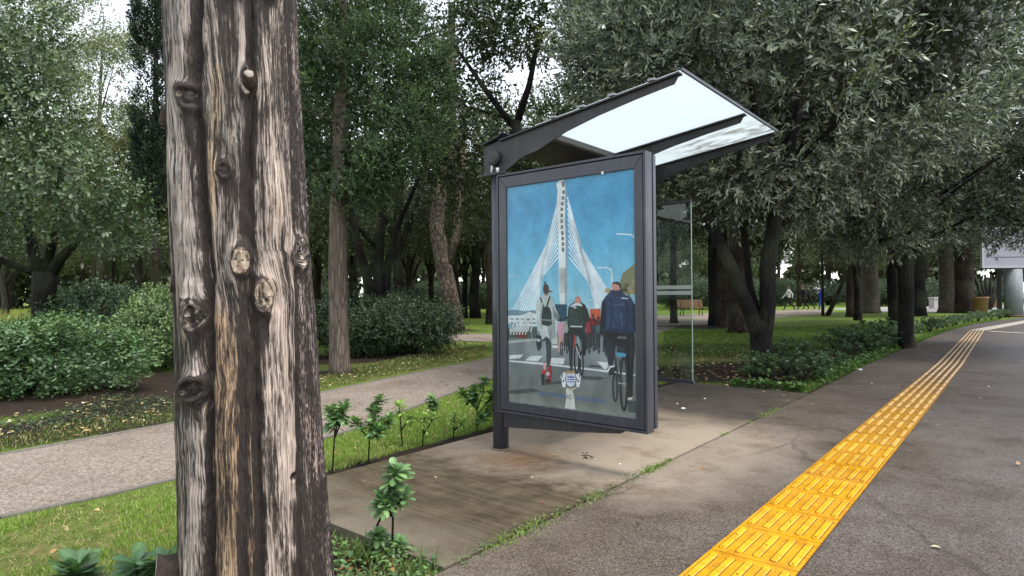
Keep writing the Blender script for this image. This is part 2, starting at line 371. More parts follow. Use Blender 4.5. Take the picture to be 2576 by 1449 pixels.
for k in range(-6, 52):
    tile(sm, 2.075 - (max(0, k * .4 - 9) * .014), k * .4 - .02)
ts = sm.build('tactile_strip', [YB, YR, GR]); ts.location = P0; ts.rotation_euler = (0, 0, RZ)
tag(ts, 'long yellow ridged tactile paving strip running up the grey pavement', 'tactile paving')
PALE = simple('tactile_pale', (.36, .33, .29, 1), .6, .3, var=.25, sc=8)
PALR = simple('tactile_pale_ridge', (.44, .40, .35, 1), .6, .3, var=.2, sc=8)
sm = MB(); an = R(-8.5)
for k in range(34): tile(sm, 1.93 + k * .4 * math.sin(-an) , 20.82 + k * .4 * math.cos(an), .42, .4, an, 4)
o = sm.build('tactile_strip', [PALE, PALR, GR]); o.location = P0; o.rotation_euler = (0, 0, RZ)
tag(o, 'pale worn tactile strip that continues beyond the yellow one towards the billboard', 'tactile paving')
sm = MB()
q0 = PS(G(2480, 834, 0)); 
for k in range(5): tile(sm, q0[0] + k * .25, q0[1] - .18 * k, .26, .3, R(-36), 3)
o = sm.build('tactile_strip', [tactile_material('tactile_short', (.42, .26, .05, 1), (.42, .26, .06, 1), (0, 1)), PALR, GR]); o.location = P0; o.rotation_euler = (0, 0, RZ)
tag(o, 'short dull orange tactile strip branching off the far end of the yellow one', 'tactile paving')

# ---------------------------------------------------------------- bus shelter
def paint_material(nm, col, ro=.38):
    m = N(nm); p = m.obj(); n1 = m.noise(p, 4, 4, .6); n2 = m.noise(m.map(p, (30, 30, 1.2)), 1.5, 4, .6); n3 = m.noise(p, 180, 2)
    c = m.mix(m.math('MULTIPLY', m.ramp(n2, .5, .75), .3), col, m.mix(.4, col, (.2, .19, .18, 1)))
    c = m.mix(m.math('MULTIPLY', m.ramp(n1, .5, .72), .25), c, m.mix(.5, c, (.09, .075, .06, 1)))
    return m.done(m.pbr(c, m.mr(n1, .3, .7, ro * .8, ro * 1.3), m.bump(n3, .06, .002), .5))
FR = paint_material('grey_paint', (.034, .038, .052, 1), .3); FRD = paint_material('dark_paint', (.020, .020, .025, 1), .5)
GAP = simple('dark_groove', (.006, .006, .007, 1), .8, .1); WHT = simple('white_plastic', (.75, .75, .74, 1), .5)
def glass_material(nm, tint, ro=.03, refl=.8, dust=.07):
    m = N(nm); t = m.n('BsdfTransparent'); m.put(t.inputs[0], tint); g = m.n('BsdfGlossy'); g.inputs['Roughness'].default_value = ro
    fr = m.n('Fresnel'); fr.inputs['IOR'].default_value = 1.45
    d = m.n('BsdfDiffuse'); m.put(d.inputs[0], (.35, .38, .38, 1)); n1 = m.noise(m.obj(), 3, 4)
    a = m.mixs(m.math('MULTIPLY', m.ramp(n1, .45, .7), dust), t.outputs[0], d.outputs[0])
    return m.done(m.mixs(m.math('MULTIPLY', fr.outputs[0], refl), a, g.outputs[0]))
GLASS = glass_material('glass', (.86, .9, .88, 1)); PANE = glass_material('poster_pane', (.98, .99, 1, 1), .08, .16, .006)
def roof_material():
    m = N('frosted_roof'); p = m.obj(); x, y, z = m.sep(p)
    n1 = m.noise(m.map(p, (3.5, 8, 1), (0, 0, R(18))), 1.6, 5, .68); n2 = m.noise(p, 1.5, 3)
    f = m.math('MULTIPLY', m.ramp(n1, .46, .68), m.math('MULTIPLY', m.mr(y, 1.4, 1.7), m.mr(x, .55, 1.0)))
    c = m.mix(m.math('MULTIPLY', f, .85), m.mix(n2, (.74, .80, .82, 1), (.80, .85, .865, 1)), (.17, .125, .075, 1))
    t = m.n('BsdfTranslucent'); m.put(t.inputs[0], c)
    return m.done(m.mixs(.25, t.outputs[0], m.pbr(c, .3, None, .5)))
ROOF = roof_material()
sh = empty('bus_shelter', P0, RZ)
tag(sh, 'dark grey bus shelter with frosted sloping roof and a poster case at its end', 'bus shelter')
mb = MB(); mb.tube([(0, .05, 0), (0, .05, 2.19)], .0635, 32); mb.build('post', FR, sh)
mb = MB(); mb.tube([(0, .05, 0), (0, .05, .012)], .075, 32); o = mb.build('post_base', simple('base_mortar', (.16, .125, .09, 1), .9), sh)
for sx in (1.25,):
    mb = MB(); mb.tube([(0, sx, 0), (0, sx, 2.19)], .0635, 32); mb.build('post', FR, sh)
mb = MB(); mb.box((-.13, -.03, 2.192), (.12, .13, 2.212)); mb.build('cap_plate', FRD, sh, .003)
mb = MB(); mb.box((-.13, 1.19, 2.192), (.12, 1.31, 2.212)); mb.build('cap_plate', FRD, sh, .003)
mb = MB(); mb.tube([(-.03, -.01, 2.21), (-.015, -.02, 2.27)], .008, 8); mb.build('bracket_bolt', WHT, sh); mb = MB(); mb.tube([(.045, -.02, 2.21), (.045, -.02, 2.245)], .012, 8); mb.build('bracket_bolt', WHT, sh)
def roofz(p): return 2.484 + (p - .091) * .1235
def rib(y, near=False):
    under = [(1.553, roofz(1.553) - .028), (1.527, roofz(1.527) - .066), (1.25, roofz(1.25) - .074), (.95, roofz(.95) - .092), (.68, roofz(.68) - .124), (.414, roofz(.414) - .19), (.26, 2.305), (.15, 2.245), (.095, 2.213)]
    poly = [(-.12, 2.213), (-.135, 2.44), (-.02, 2.462), (.091, roofz(.091) - .004), (1.57, roofz(1.57) - .014)] + under
    mb = MB(); mb.prism([(p, y - .006, z) for p, z in poly], (0, .012, 0)); mb.prism([(p, y - .03, roofz(p) - .018 + dz) for p, dz in ((.05, 0), (1.57, 0), (1.57, .012), (.05, .012))], (0, .06, 0))
    mb.build('roof_rib', FRD, sh)
for y in (.02, 1.23, 1.985): rib(y)
for y, s in ((.02, -1), (1.985, 1)):
    mb = MB(); mb.tube([(-.005, y, 2.33), (-.005, y + s * .045, 2.33)], [.06, .06], 28); mb.tube([(-.005, y + s * .045, 2.33), (-.005, y + s * .052, 2.33)], [.05, .048], 28); mb.build('pivot_disc', FRD, sh, .003)
for y0, y1 in ((.02, 1.226), (1.234, 1.99)):
    mb = MB(); mb.prism([(.385, y0, roofz(.385) + .004), (1.578, y0, roofz(1.578) + .004), (1.578, y0, roofz(1.578) + .012), (.385, y0, roofz(.385) + .012)], (0, y1 - y0, 0)); mb.build('roof_panel', ROOF, sh)
mb = MB(); mb.prism([(1.579, -.0, roofz(1.58) - .004), (1.592, -.0, roofz(1.592) - .004), (1.592, -.0, roofz(1.592) + .016), (1.579, 0, roofz(1.58) + .016)], (0, 2.01, 0)); mb.build('front_edge', FR, sh)
mb = MB(); mb.box((.345, .028, 2.475), (.395, 1.222, 2.523)); mb.box((.345, 1.238, 2.475), (.395, 1.977, 2.523)); mb.build('crossbar', simple('bar_paint', (.13, .125, .125, 1), .5), sh, .003)
mb = MB(); mb.prism([(-.10, 0.03, 2.435), (.344, .03, 2.495), (.344, .03, 2.507), (-.10, .03, 2.447)], (0, 1.19, 0)); mb.prism([(-.10, 1.24, 2.435), (.344, 1.24, 2.495), (.344, 1.24, 2.507), (-.10, 1.24, 2.447)], (0, .735, 0)); mb.build('roof_back_panel', FRD, sh)
mb = MB(); mb.prism([(-.19, -.02, 2.475), (-.12, -.02, 2.452), (.04, -.02, 2.49), (.09, -.02, 2.52), (.09, -.02, 2.528), (.035, -.02, 2.50), (-.12, -.02, 2.462), (-.195, -.02, 2.487)], (0, 2.03, 0)); mb.build('gutter', FRD, sh)
CLIP = simple('clip_metal', (.3, .3, .32, 1), .4, metal=.5)
for p in (.3, .55, .8, 1.05, 1.35): mb = MB(); mb.box((p, -.012, roofz(p) + .006), (p + .05, .03, roofz(p) + .02)); mb.build('roof_clip', CLIP, sh)
# far end glass, back glass
mb = MB(); mb.box((.08, 1.98, .4), (.785, 1.988, 2.115)); sg = mb.build('side_glass', GLASS, sh)
mb = MB(); mb.box((.06, 1.965, .365), (.80, 2.003, .4)); mb.build('rail', FR, sg, .003)
mb = MB(); mb.box((.06, 1.968, 2.115), (.785, 2.0, 2.145)); mb.build('rail', FRD, sg, .003)
STR = simple('frosted_stripe', (.42, .46, .45, 1), .7)
for z_ in (1.225, 1.28): mb = MB(); mb.box((.082, 1.976, z_), (.783, 1.9785, z_ + .037)); mb.build('safety_stripe', STR, sg)
mb = MB(); mb.box((.782, 1.977, .4), (.787, 1.991, 2.115)); mb.build('glass_edge', simple('glass_edge', (.22, .3, .27, 1), .3), sg)
for y0, y1 in ((.16, 1.06), (1.08, 1.91)):
    mb = MB(); mb.box((-.004, y0, .4), (.004, y1, 2.1)); bgl = mb.build('back_glass', GLASS, sh)
    for z_ in (.37, 2.1): mb = MB(); mb.box((-.02, y0, z_), (.02, y1, z_ + .03)); mb.build('rail', FR, bgl, .003)
# bench inside
BW = simple('bench_slat', (.16, .15, .15, 1), .5)
be = empty('bench', W(.3, .4), RZ); tag(be, 'low slatted seat inside the bus shelter just behind the poster case', 'bench')
mb = MB()
for k in range(4): mb.box((-.16 + k * .1, 0, .5), (-.08 + k * .1, 1.4, .53))
mb.build('seat', BW, be, .005)
for y in (.85, 1.3):
    mb = MB(); mb.box((-.03, y, 0), (.03, y + .05, .44)); mb.box((-.15, y, .44), (.21, y + .05, .498)); mb.build('leg', FRD, be)
# poster case
case = MB()
x0, x1, z0, z1 = .03, 1.336, .31, 2.19
case.box((x0, .0, z0), (x1, .072, z1)); case.box((x0 + .01, .072, z0 + .012), (x1 - .012, .082, z1 - .012)); case.box((x0, .082, z0 + .02), (x1 + .004, .122, z1 - .012))
def ring(mb, a, b, y0, y1):   # a: outer x0,x1,z0,z1  b: inner
    o = [(a[0], a[2]), (a[1], a[2]), (a[1], a[3]), (a[0], a[3])]; i = [(b[0], b[2]), (b[1], b[2]), (b[1], b[3]), (b[0], b[3])]
    for k in range(4):
        j = (k + 1) % 4
        mb.prism([(o[k][0], y1, o[k][1]), (o[j][0], y1, o[j][1]), (i[j][0], y1, i[j][1]), (i[k][0], y1, i[k][1])], (0, y0 - y1, 0))
ring(case, (x0, x1, z0, z1), (x0 + .018, x1 - .018, z0 + .018, z1 - .018), -.022, 0)
pc = case.build('poster_case', FR, sh, .003)
mb = MB(); ring(mb, (x0 + .024, x1 - .024, z0 + .024, z1 - .024), (.128, 1.248, .40, 2.08), -.018, -.0005); mb.build('door_frame', FR, pc, .003)
mb = MB(); ring(mb, (x0 + .018, x1 - .018, z0 + .018, z1 - .018), (x0 + .0245, x1 - .0245, z0 + .0245, z1 - .0245), -.003, -.0005); mb.build('dark_groove', GAP, pc)  # darkness of the groove between rim and door, painted as a black strip
mb = MB(); mb.box((1.0, -.024, 2.07), (1.016, -.018, 2.09)); mb.build('lock', WHT, pc)
mb = MB(); mb.tube([(1.2, .05, 2.19), (1.2, .05, 2.2), (1.2, .05, 2.205)], [.02, .018, .008], 10); mb.build('top_cap', WHT, pc)
mb = MB(); mb.prism([(.05, .02, .185), (.7, .02, .235), (1.1, .02, .275), (1.16, .02, .308), (.05, .02, .308)], (0, .07, 0)); mb.build('support_arm', FRD, sh, .004)
mb = MB(); mb.box((.128, -.0135, .40), (1.248, -.0115, 2.08)); mb.build('glass_pane', PANE, pc)

# the printed poster: flat colour shapes on a flat sheet
PW, PH = 1.12, 1.68
q = [(2001, 741), (2503, 659), (2510, 1646), (2001, 1578)]       # corners of the print in the photograph
A_ = []; B_ = []
for (x, y), (u, v) in zip(q, [(0, 0), (1, 0), (1, 1), (0, 1)]):
    A_ += [[x, y, 1, 0, 0, 0, -u * x, -u * y], [0, 0, 0, x, y, 1, -v * x, -v * y]]; B_ += [u, v]
Hm = np.append(np.linalg.solve(np.array(A_, float), np.array(B_, float)), 1).reshape(3, 3)
def uv(x, y): h = Hm @ np.array([x, y, 1.]); return h[0] / h[2], h[1] / h[2]
def Az(pts): return [uv(1960 + .4485 * x, 1050 + .4485 * y) for x, y in pts]
def Bz(pts): return [uv(1960 + .3796 * x, 600 + .3796 * y) for x, y in pts]
pv, pf, pcol = [], [], []
KP = 1.0
def put(poly, col, layer):
    from mathutils import geometry
    u = [(min(max(a, .001), .999), min(max(b, .001), .999)) for a, b in poly]
    o = len(pv)
    for a, b in u: pv.append((.128 + a * PW, -.0022 - .00035 * layer, 2.08 - b * PH)); pcol.append(srgb(*col, KP)[:3])
    for t in geometry.tessellate_polygon([[Vector((a, b, 0)) for a, b in u]]): pf.append(tuple(o + i for i in t))
def line(pts, wd, col, layer):   # wd in u units
    for (a, b), (c, d) in zip(pts[:-1], pts[1:]):
        dx, dy = c - a, (d - b) * 1.5; L = math.hypot(dx, dy) or 1; nx_, ny_ = -dy / L * wd / 2, dx / L * wd / 2 / 1.5
        put([(a - nx_, b - ny_), (c - nx_, d - ny_), (c + nx_, d + ny_), (a + nx_, b + ny_)], col, layer)
def ell(cx, cy, rx, ry, n=18, a0=0): return [(cx + rx * math.cos(a0 + 2 * math.pi * k / n), cy + ry * math.sin(a0 + 2 * math.pi * k / n)) for k in range(n)]
def wheel(cx, cy, rx, ry, col, layer, th=.006, f=Az):
    p = f(ell(cx, cy, rx, ry, 20)); line(p + p[:1], th, col, layer)
# backdrop grid
gu, gvv = 33, 61
stops = [(0, (82, 160, 198)), (.12, (74, 154, 197)), (.3, (94, 176, 210)), (.5, (134, 198, 218)), (.62, (166, 206, 216)), (.665, (174, 208, 216)), (.667, (128, 138, 138)), (.74, (132, 140, 140)), (.83, (112, 120, 120)), (.95, (116, 122, 112)), (1, (138, 144, 134))]
rg = np.random.default_rng(5)
base = len(pv)
vs = sorted(list(np.linspace(0, 1, gvv)) + [.6655, .6665])
for v in vs:
    k = max(i for i in range(len(stops)) if stops[i][0] <= v + 1e-9); k = min(k, len(stops) - 2)
    t = (v - stops[k][0]) / (stops[k + 1][0] - stops[k][0]); c0 = np.array(stops[k][1]) * (1 - t) + np.array(stops[k + 1][1]) * t
    for i in range(gu):
        u = i / (gu - 1); c = c0.copy()
        if v < .665:
            cl = max(0, fbm(np.array([u * 4 + 3]), np.array([v * 14]))[0] - .5) * 2 * max(0, (v - .33) / .33); c = c * (1 - cl) + np.array((190, 214, 226)) * cl
        else:
            n_ = fbm(np.array([u * 9]), np.array([v * 9]))[0] - .5; c = c + n_ * 46
        pv.append((.128 + u * PW, -.0021, 2.08 - v * PH)); pcol.append(srgb(*np.clip(c, 0, 255), KP)[:3])
for j in range(len(vs) - 1):
    for i in range(gu - 1):
        a = base + j * gu + i; pf.append((a, a + 1, a + gu + 1)); pf.append((a, a + gu + 1, a + gu))
WC = (226, 232, 230); CB = (226, 238, 242)
# pylon
put(Bz([(650, 262), (700, 262), (712, 330), (722, 420), (716, 540), (714, 700), (722, 900), (722, 1449), (638, 1449), (634, 900), (628, 740), (614, 590), (622, 470), (630, 400), (615, 325)]), WC, 2)
put(Bz([(700, 262), (712, 330), (722, 420), (716, 540), (714, 700), (722, 900), (722, 1449), (708, 1449), (708, 900), (702, 700), (704, 540), (710, 420), (700, 330), (692, 262)]), (150, 160, 172), 3)
put(Az([(537, 0), (605, 0), (605, 326), (547, 322)]), (218, 224, 220), 2); put(Az([(592, 0), (605, 0), (605, 326), (592, 326)]), (158, 166, 172), 3)
wy = [(684, 325, 30), (690, 408, 20), (683, 468, 20), (676, 527, 19), (671, 585, 19), (669, 648, 21), (669, 706, 21), (672, 768, 21), (676, 828, 22), (678, 885, 21), (680, 943, 21), (681, 1000, 22)]
for x, y, h in wy:
    put(Bz([(x - 14, y - h), (x + 15, y - h), (x + 15, y + h), (x - 14, y + h)]), (150, 150, 140), 3); put(Bz([(x - 3, y - h + 5), (x + 11, y - h + 5), (x + 11, y + h - 5), (x - 3, y + h - 5)]), (92, 94, 94), 4)
# stay cables
for i in range(12):
    t = i / 11
    line(Bz([(620 + 14 * t, 545 + 530 * t), (512 - 50 * t, 950 + 330 * t)]) + Az([(112 + 225 * t, 420)]), .0092, CB, 1)
    line(Bz([(728 + 14 * t, 455 + 620 * t), (872 + 78 * t, 980 + 350 * t)]) + Az([(985 - 110 * t, 225 + 160 * t)]), .0092, CB, 1)
for k in range(8): line(Az([(150 + k * 26, 440), (105 + k * 26, 565)]), .009, (214, 222, 222), 4)
# street lamps in the print
line(Bz([(1240, 830), (1390, 835), (1440, 875)]), .007, (226, 232, 232), 2); line(Bz([(1040, 1180), (1150, 1183), (1185, 1215), (1187, 1449)]), .007, (226, 232, 232), 2)
line(Az([(1000, 0), (1008, 40), (1008, 120)]), .007, (226, 232, 232), 2); line(Az([(210, 640), (210, 215), (240, 200)]), .005, CB, 2); line(Az([(300, 620), (300, 400)]), .007, WC, 3); line(Az([(775, 335), (805, 335), (812, 380), (812, 430)]), .005, WC, 3); line(Az([(805, 280), (850, 285), (855, 350)]), .005, WC, 2); line(Bz([(115, 1285), (205, 1265)]), .006, (170, 200, 214), 2)
# trees and buildings along the horizon of the print
put(Az([(90, 380), (160, 372), (240, 385), (335, 372), (350, 640), (90, 640)]), (110, 140, 150), 2)
put(Az([(90, 425), (215, 420), (280, 390), (345, 410), (345, 520), (90, 500)]), (216, 222, 220), 3)
for k in range(5): put(Az([(110 + k * 48, 445), (140 + k * 48, 445), (140 + k * 48, 462), (110 + k * 48, 462)]), (140, 158, 170), 4); put(Az([(115 + k * 48, 478), (145 + k * 48, 478), (145 + k * 48, 495), (115 + k * 48, 495)]), (140, 158, 170), 4)
put(Az([(90, 500), (345, 520), (345, 625), (90, 640)]), (74, 88, 82), 3); put(Az([(165, 560), (255, 560), (255, 620), (165, 620)]), (112, 44, 44), 4); put(Az([(95, 490), (165, 485), (165, 530), (95, 535)]), (128, 176, 186), 4)
for k in range(6): line(Az([(150 + k * 26, 465), (112 + k * 26, 590)]), .009, (216, 222, 222), 5)
for k in range(12): line(Az([(105 + k * 15, 622), (105 + k * 15, 652)]), .003, (214, 218, 214), 5)
put(Az([(90, 650), (345, 622), (345, 640), (90, 668)]), (176, 180, 176), 4)
put(Az([(505, 320), (608, 322), (608, 470), (515, 470)]), (38, 74, 92), 4); put(Az([(812, 362), (905, 355), (905, 480), (812, 490)]), (196, 92, 58), 3); put(Az([(812, 450), (905, 450), (905, 500), (812, 500)]), (176, 60, 50), 4)
for k in range(46):
    a, r_ = rg.random(2); cx, cy = 950 + 280 * a, 60 + 260 * r_ ** .7 + (1 - a) * 60
    if cy < 60 + (1220 - cx) * .35: continue
    put(Az(ell(cx, cy, rg.uniform(14, 34), rg.uniform(14, 34), 7, rg.random())), [(120, 122, 84), (150, 146, 112), (96, 104, 70), (166, 150, 104)][k % 4], 2 + k % 2)
put(Bz([(1440, 1130), (1300, 1240), (1240, 1449), (1440, 1449)]), (128, 128, 92), 2)
# road markings
for p in ([(100, 770), (225, 764), (195, 795), (100, 806)], [(290, 775), (395, 775), (350, 822), (238, 815)], [(475, 790), (588, 795), (575, 848), (445, 838)], [(868, 822), (968, 828), (975, 892), (940, 890)], [(470, 680), (610, 690), (610, 710), (480, 705)]): put(Az(p), (214, 220, 218), 1)
put(Az([(100, 815), (420, 838), (960, 900), (1222, 935), (1222, 950), (960, 917), (420, 855), (100, 828)]), (220, 224, 220), 1)
put(Az([(596, 1065), (655, 1065), (668, 1140), (680, 1245), (585, 1235), (600, 1150)]), (206, 206, 196), 2)
for p in ([(420, 1010), (560, 992), (560, 1018), (400, 1034)], [(735, 950), (900, 955), (960, 972), (880, 985), (735, 980)], [(1140, 1170), (1220, 1170), (1220, 1275), (1150, 1270)], [(820, 850), (920, 865), (900, 876), (800, 868)], [(100, 1080), (300, 1060), (380, 1085), (180, 1112), (100, 1108)]): put(Az(p), (70, 78, 80), 2)
# distant riders
for x, y, c in ((555, 540, (206, 150, 170)), (800, 520, (150, 50, 60)), (885, 520, (70, 100, 100)), (605, 520, (150, 160, 150)), (840, 500, (60, 60, 66)), (950, 540, (50, 56, 62))):
    put(Az([(x - 26, y - 50), (x - 12, y - 62), (x + 12, y - 62), (x + 28, y - 46), (x + 26, y + 50), (x - 24, y + 54)]), c, 4); put(Az(ell(x, y - 80, 12, 17, 10)), (70, 56, 50), 4)
    put(Az([(x - 22, y + 50), (x + 22, y + 50), (x + 14, y + 180), (x - 2, y + 180), (x - 6, y + 120), (x - 12, y + 200), (x - 26, y + 200)]), (52, 54, 60) if x != 555 else (196, 158, 150), 4)
    wheel(x + 6, y + 170, 8, 62, (52, 54, 56), 5, .008)
put(Az([(340, 590), (382, 600), (385, 690), (368, 730), (350, 728), (336, 660)]), (40, 48, 56), 4); put(Az([(345, 625), (372, 625), (372, 650), (345, 650)]), (190, 210, 220), 5)
# woman on a scooter
put(Az([(395, 240), (450, 240), (480, 270), (505, 345), (545, 440), (520, 470), (522, 600), (525, 672), (480, 668), (440, 610), (400, 650), (365, 560), (352, 470), (332, 375), (345, 290)]), (196, 204, 198), 5)
put(Az([(430, 540), (500, 430), (512, 600), (470, 640)]), (158, 168, 164), 6); put(Az([(498, 365), (548, 440), (525, 470), (495, 430)]), (110, 126, 124), 6)
put(Az([(388, 640), (430, 600), (468, 640), (470, 700), (466, 820), (450, 872), (430, 872), (428, 760), (420, 835), (398, 835), (394, 720)]), (62, 66, 72), 6); put(Az([(390, 650), (420, 640), (428, 740), (424, 825), (398, 832)]), (142, 152, 156), 7)
put(Az(ell(427, 190, 27, 46, 16)), (64, 44, 38), 6); put(Az([(430, 150), (424, 112), (412, 132), (416, 160)]), (70, 48, 42), 6); put(Az([(445, 190), (490, 212), (455, 218)]), (110, 74, 58), 7); put(Az([(412, 225), (445, 225), (447, 250), (410, 250)]), (196, 150, 132), 5)
line(Az([(378, 262), (408, 350)]), .012, (44, 52, 56), 7); line(Az([(462, 252), (430, 350)]), .012, (44, 52, 56), 7)
put(Az([(392, 345), (455, 345), (476, 400), (476, 500), (440, 515), (385, 500), (372, 460), (385, 390)]), (44, 52, 56), 7); put(Az([(380, 450), (474, 458), (474, 470), (380, 462)]), (130, 140, 140), 8)
put(Az([(398, 835), (420, 835), (420, 900), (402, 905)]), (214, 166, 150), 6); put(Az([(388, 900), (420, 895), (425, 930), (388, 940)]), (196, 50, 54), 7); put(Az([(442, 872), (468, 850), (474, 920), (468, 1000), (445, 1005), (436, 930)]), (150, 44, 50), 7)
put(Az([(380, 935), (408, 930), (412, 1030), (385, 1036)]), (40, 42, 46), 7); put(Az([(412, 985), (450, 975), (470, 1000), (430, 1020)]), (60, 36, 40), 7); put(Az([(424, 920), (452, 915), (455, 945), (428, 950)]), (196, 190, 188), 8)
# middle rider with a backpack
put(Az(ell(706, 282, 27, 34, 16)), (196, 142, 122), 6); put(Az([(640, 325), (675, 300), (735, 300), (772, 325), (800, 395), (815, 460), (780, 480), (770, 560), (625, 555), (612, 480), (622, 350)]), (40, 46, 46), 5)
put(Az([(640, 335), (680, 308), (735, 312), (748, 338), (700, 330), (645, 345)]), (214, 220, 222), 7); put(Az([(632, 342), (735, 338), (752, 470), (750, 500), (622, 500), (620, 440)]), (52, 66, 60), 6); put(Az([(668, 342), (692, 342), (692, 354), (668, 354)]), (220, 222, 220), 7)
put(Az([(640, 508), (745, 510), (745, 522), (640, 520)]), (200, 208, 210), 7); put(Az([(615, 550), (770, 550), (790, 640), (770, 770), (742, 770), (735, 640), (700, 590), (668, 640), (655, 850), (630, 870), (628, 740), (614, 660)]), (36, 40, 46), 6)
put(Az([(645, 850), (662, 850), (660, 905), (628, 905), (636, 870)]), (70, 76, 84), 7); line(Az([(680, 590), (676, 700)]), .012, (180, 64, 56), 7); line(Az([(705, 600), (715, 690)]), .01, (150, 184, 190), 7); wheel(695, 800, 20, 130, (36, 38, 42), 7, .013); wheel(738, 840, 14, 110, (44, 46, 50), 7, .011); line(Az([(688, 690), (730, 800)]), .008, (196, 198, 196), 8)
# rider in the blue jacket
put(Az([(1000, 195), (1045, 180), (1095, 185), (1110, 225), (1180, 262), (1204, 330), (1216, 420), (1212, 575), (1180, 575), (955, 550), (930, 500), (905, 460), (918, 300), (950, 250)]), (40, 58, 92), 6)
put(Az([(918, 300), (945, 262), (955, 400), (945, 540), (918, 610), (900, 560), (908, 420)]), (28, 34, 46), 7); put(Az([(1190, 290), (1218, 330), (1220, 560), (1204, 560)]), (30, 36, 48), 7); put(Az([(1000, 205), (1045, 186), (1092, 192), (1104, 228), (1080, 246), (1030, 244)]), (30, 44, 72), 7); put(Az([(960, 400), (1050, 380), (1060, 540), (962, 540)]), (46, 68, 106), 7); put(Az([(1060, 330), (1190, 380), (1205, 560), (1070, 545)]), (37, 54, 86), 7)
put(Az(ell(1046, 160, 44, 40, 16)), (196, 150, 132), 7); put(Az([(1002, 140), (1020, 122), (1060, 116), (1088, 136), (1092, 176), (1078, 178), (1070, 150), (1040, 136)]), (52, 42, 40), 8); put(Az([(1096, 256), (1152, 262), (1152, 272), (1092, 268)]), (190, 200, 214), 8)
put(Az([(955, 548), (1205, 572), (1210, 700), (1195, 900), (1190, 1080), (1150, 1090), (1140, 880), (1110, 720), (1040, 680), (1030, 790), (1010, 850), (975, 850), (970, 740), (940, 690), (930, 620)]), (28, 30, 36), 6); put(Az([(930, 620), (975, 600), (1035, 700), (1030, 800), (1000, 850), (975, 845)]), (40, 44, 54), 7)
put(Az([(962, 880), (990, 850), (1030, 850), (1040, 890), (1020, 935), (980, 945)]), (50, 50, 54), 8); put(Az([(962, 905), (985, 862), (1030, 855), (1030, 868), (995, 875), (972, 918)]), (222, 224, 222), 9); put(Az([(1055, 600), (1132, 600), (1136, 622), (1055, 618)]), (96, 100, 96), 8)
put(Az([(1035, 740), (1130, 750), (1128, 788), (1070, 780)]), (70, 160, 190), 8); put(Az([(1050, 690), (1110, 690), (1120, 745), (1050, 740)]), (34, 52, 62), 8); wheel(1112, 1020, 30, 235, (46, 48, 50), 9, .016); wheel(1034, 1050, 20, 125, (50, 50, 50), 9, .012); line(Az([(1040, 780), (1045, 900), (1095, 1010)]), .01, (30, 32, 36), 9); line(Az([(1075, 800), (1088, 1010)]), .009, (70, 70, 70), 10); line(Az([(1060, 1010), (1130, 1020)]), .008, (170, 170, 166), 10)
put(Az([(1150, 1070), (1190, 1065), (1192, 1130), (1150, 1140)]), (44, 38, 38), 8); put(Az([(1142, 1142), (1190, 1135), (1185, 1158), (1145, 1160)]), (206, 208, 206), 9)
for pts, cc, wd in (([(1000, 260), (1010, 380), (995, 520)], (28, 42, 70), .012), ([(1130, 280), (1150, 400), (1130, 540)], (27, 40, 66), .014), ([(965, 300), (1040, 330), (1130, 310)], (58, 80, 118), .01), ([(970, 530), (1080, 545), (1200, 562)], (26, 38, 60), .009), ([(1080, 390), (1100, 500)], (60, 82, 120), .01), ([(1020, 420), (1050, 500)], (32, 46, 76), .01),
                    ([(400, 300), (380, 420), (385, 540)], (168, 178, 174), .012), ([(490, 340), (496, 480), (505, 620)], (146, 158, 156), .012), ([(430, 530), (438, 610)], (222, 228, 224), .012), ([(360, 380), (366, 480)], (220, 226, 222), .01), ([(470, 540), (462, 640)], (136, 148, 148), .01),
                    ([(650, 370), (655, 480)], (66, 82, 76), .01), ([(720, 370), (726, 480)], (34, 44, 42), .012), ([(640, 430), (740, 432)], (34, 44, 40), .006), ([(1180, 620), (1170, 860)], (46, 48, 54), .012), ([(1160, 640), (1150, 1000)], (20, 22, 26), .012), ([(640, 600), (644, 820)], (56, 60, 68), .01), ([(760, 600), (756, 740)], (24, 26, 30), .012)):
    line(Az(pts), wd, cc, 9)
# crest: shield with a castle and bands between two white supporters, gold crown and scroll
put(Az([(606, 905), (672, 905), (680, 925), (640, 934), (600, 925)]), (176, 146, 92), 3)
put(Az([(606, 930), (676, 930), (684, 990), (668, 1035), (642, 1048), (614, 1035), (598, 990)]), (220, 226, 232), 4)
for y in (978, 998): put(Az([(604, y), (680, y), (680, y + 8), (604, y + 8)]), (58, 100, 160), 5)
put(Az([(612, 968), (612, 950), (622, 950), (622, 958), (634, 958), (634, 945), (648, 945), (648, 958), (660, 958), (660, 950), (672, 950), (672, 968)]), (70, 104, 156), 5)
for s in (-1, 1):
    X = lambda x: 642 + s * x
    put(Az([(X(42), 925), (X(62), 915), (X(76), 930), (X(70), 952), (X(84), 985), (X(80), 1018), (X(70), 1052), (X(50), 1050), (X(44), 1010), (X(56), 975), (X(44), 950)]), (226, 230, 230), 4)
    put(Az([(X(60), 985), (X(72), 985), (X(70), 1005), (X(58), 1002)]), (50, 66, 90), 5); line(Az([(X(76), 985), (X(88), 960), (X(82), 945)]), .008, (226, 230, 230), 4)
put(Az([(600, 1050), (642, 1062), (686, 1050), (680, 1066), (642, 1078), (606, 1066)]), (196, 186, 150), 4)
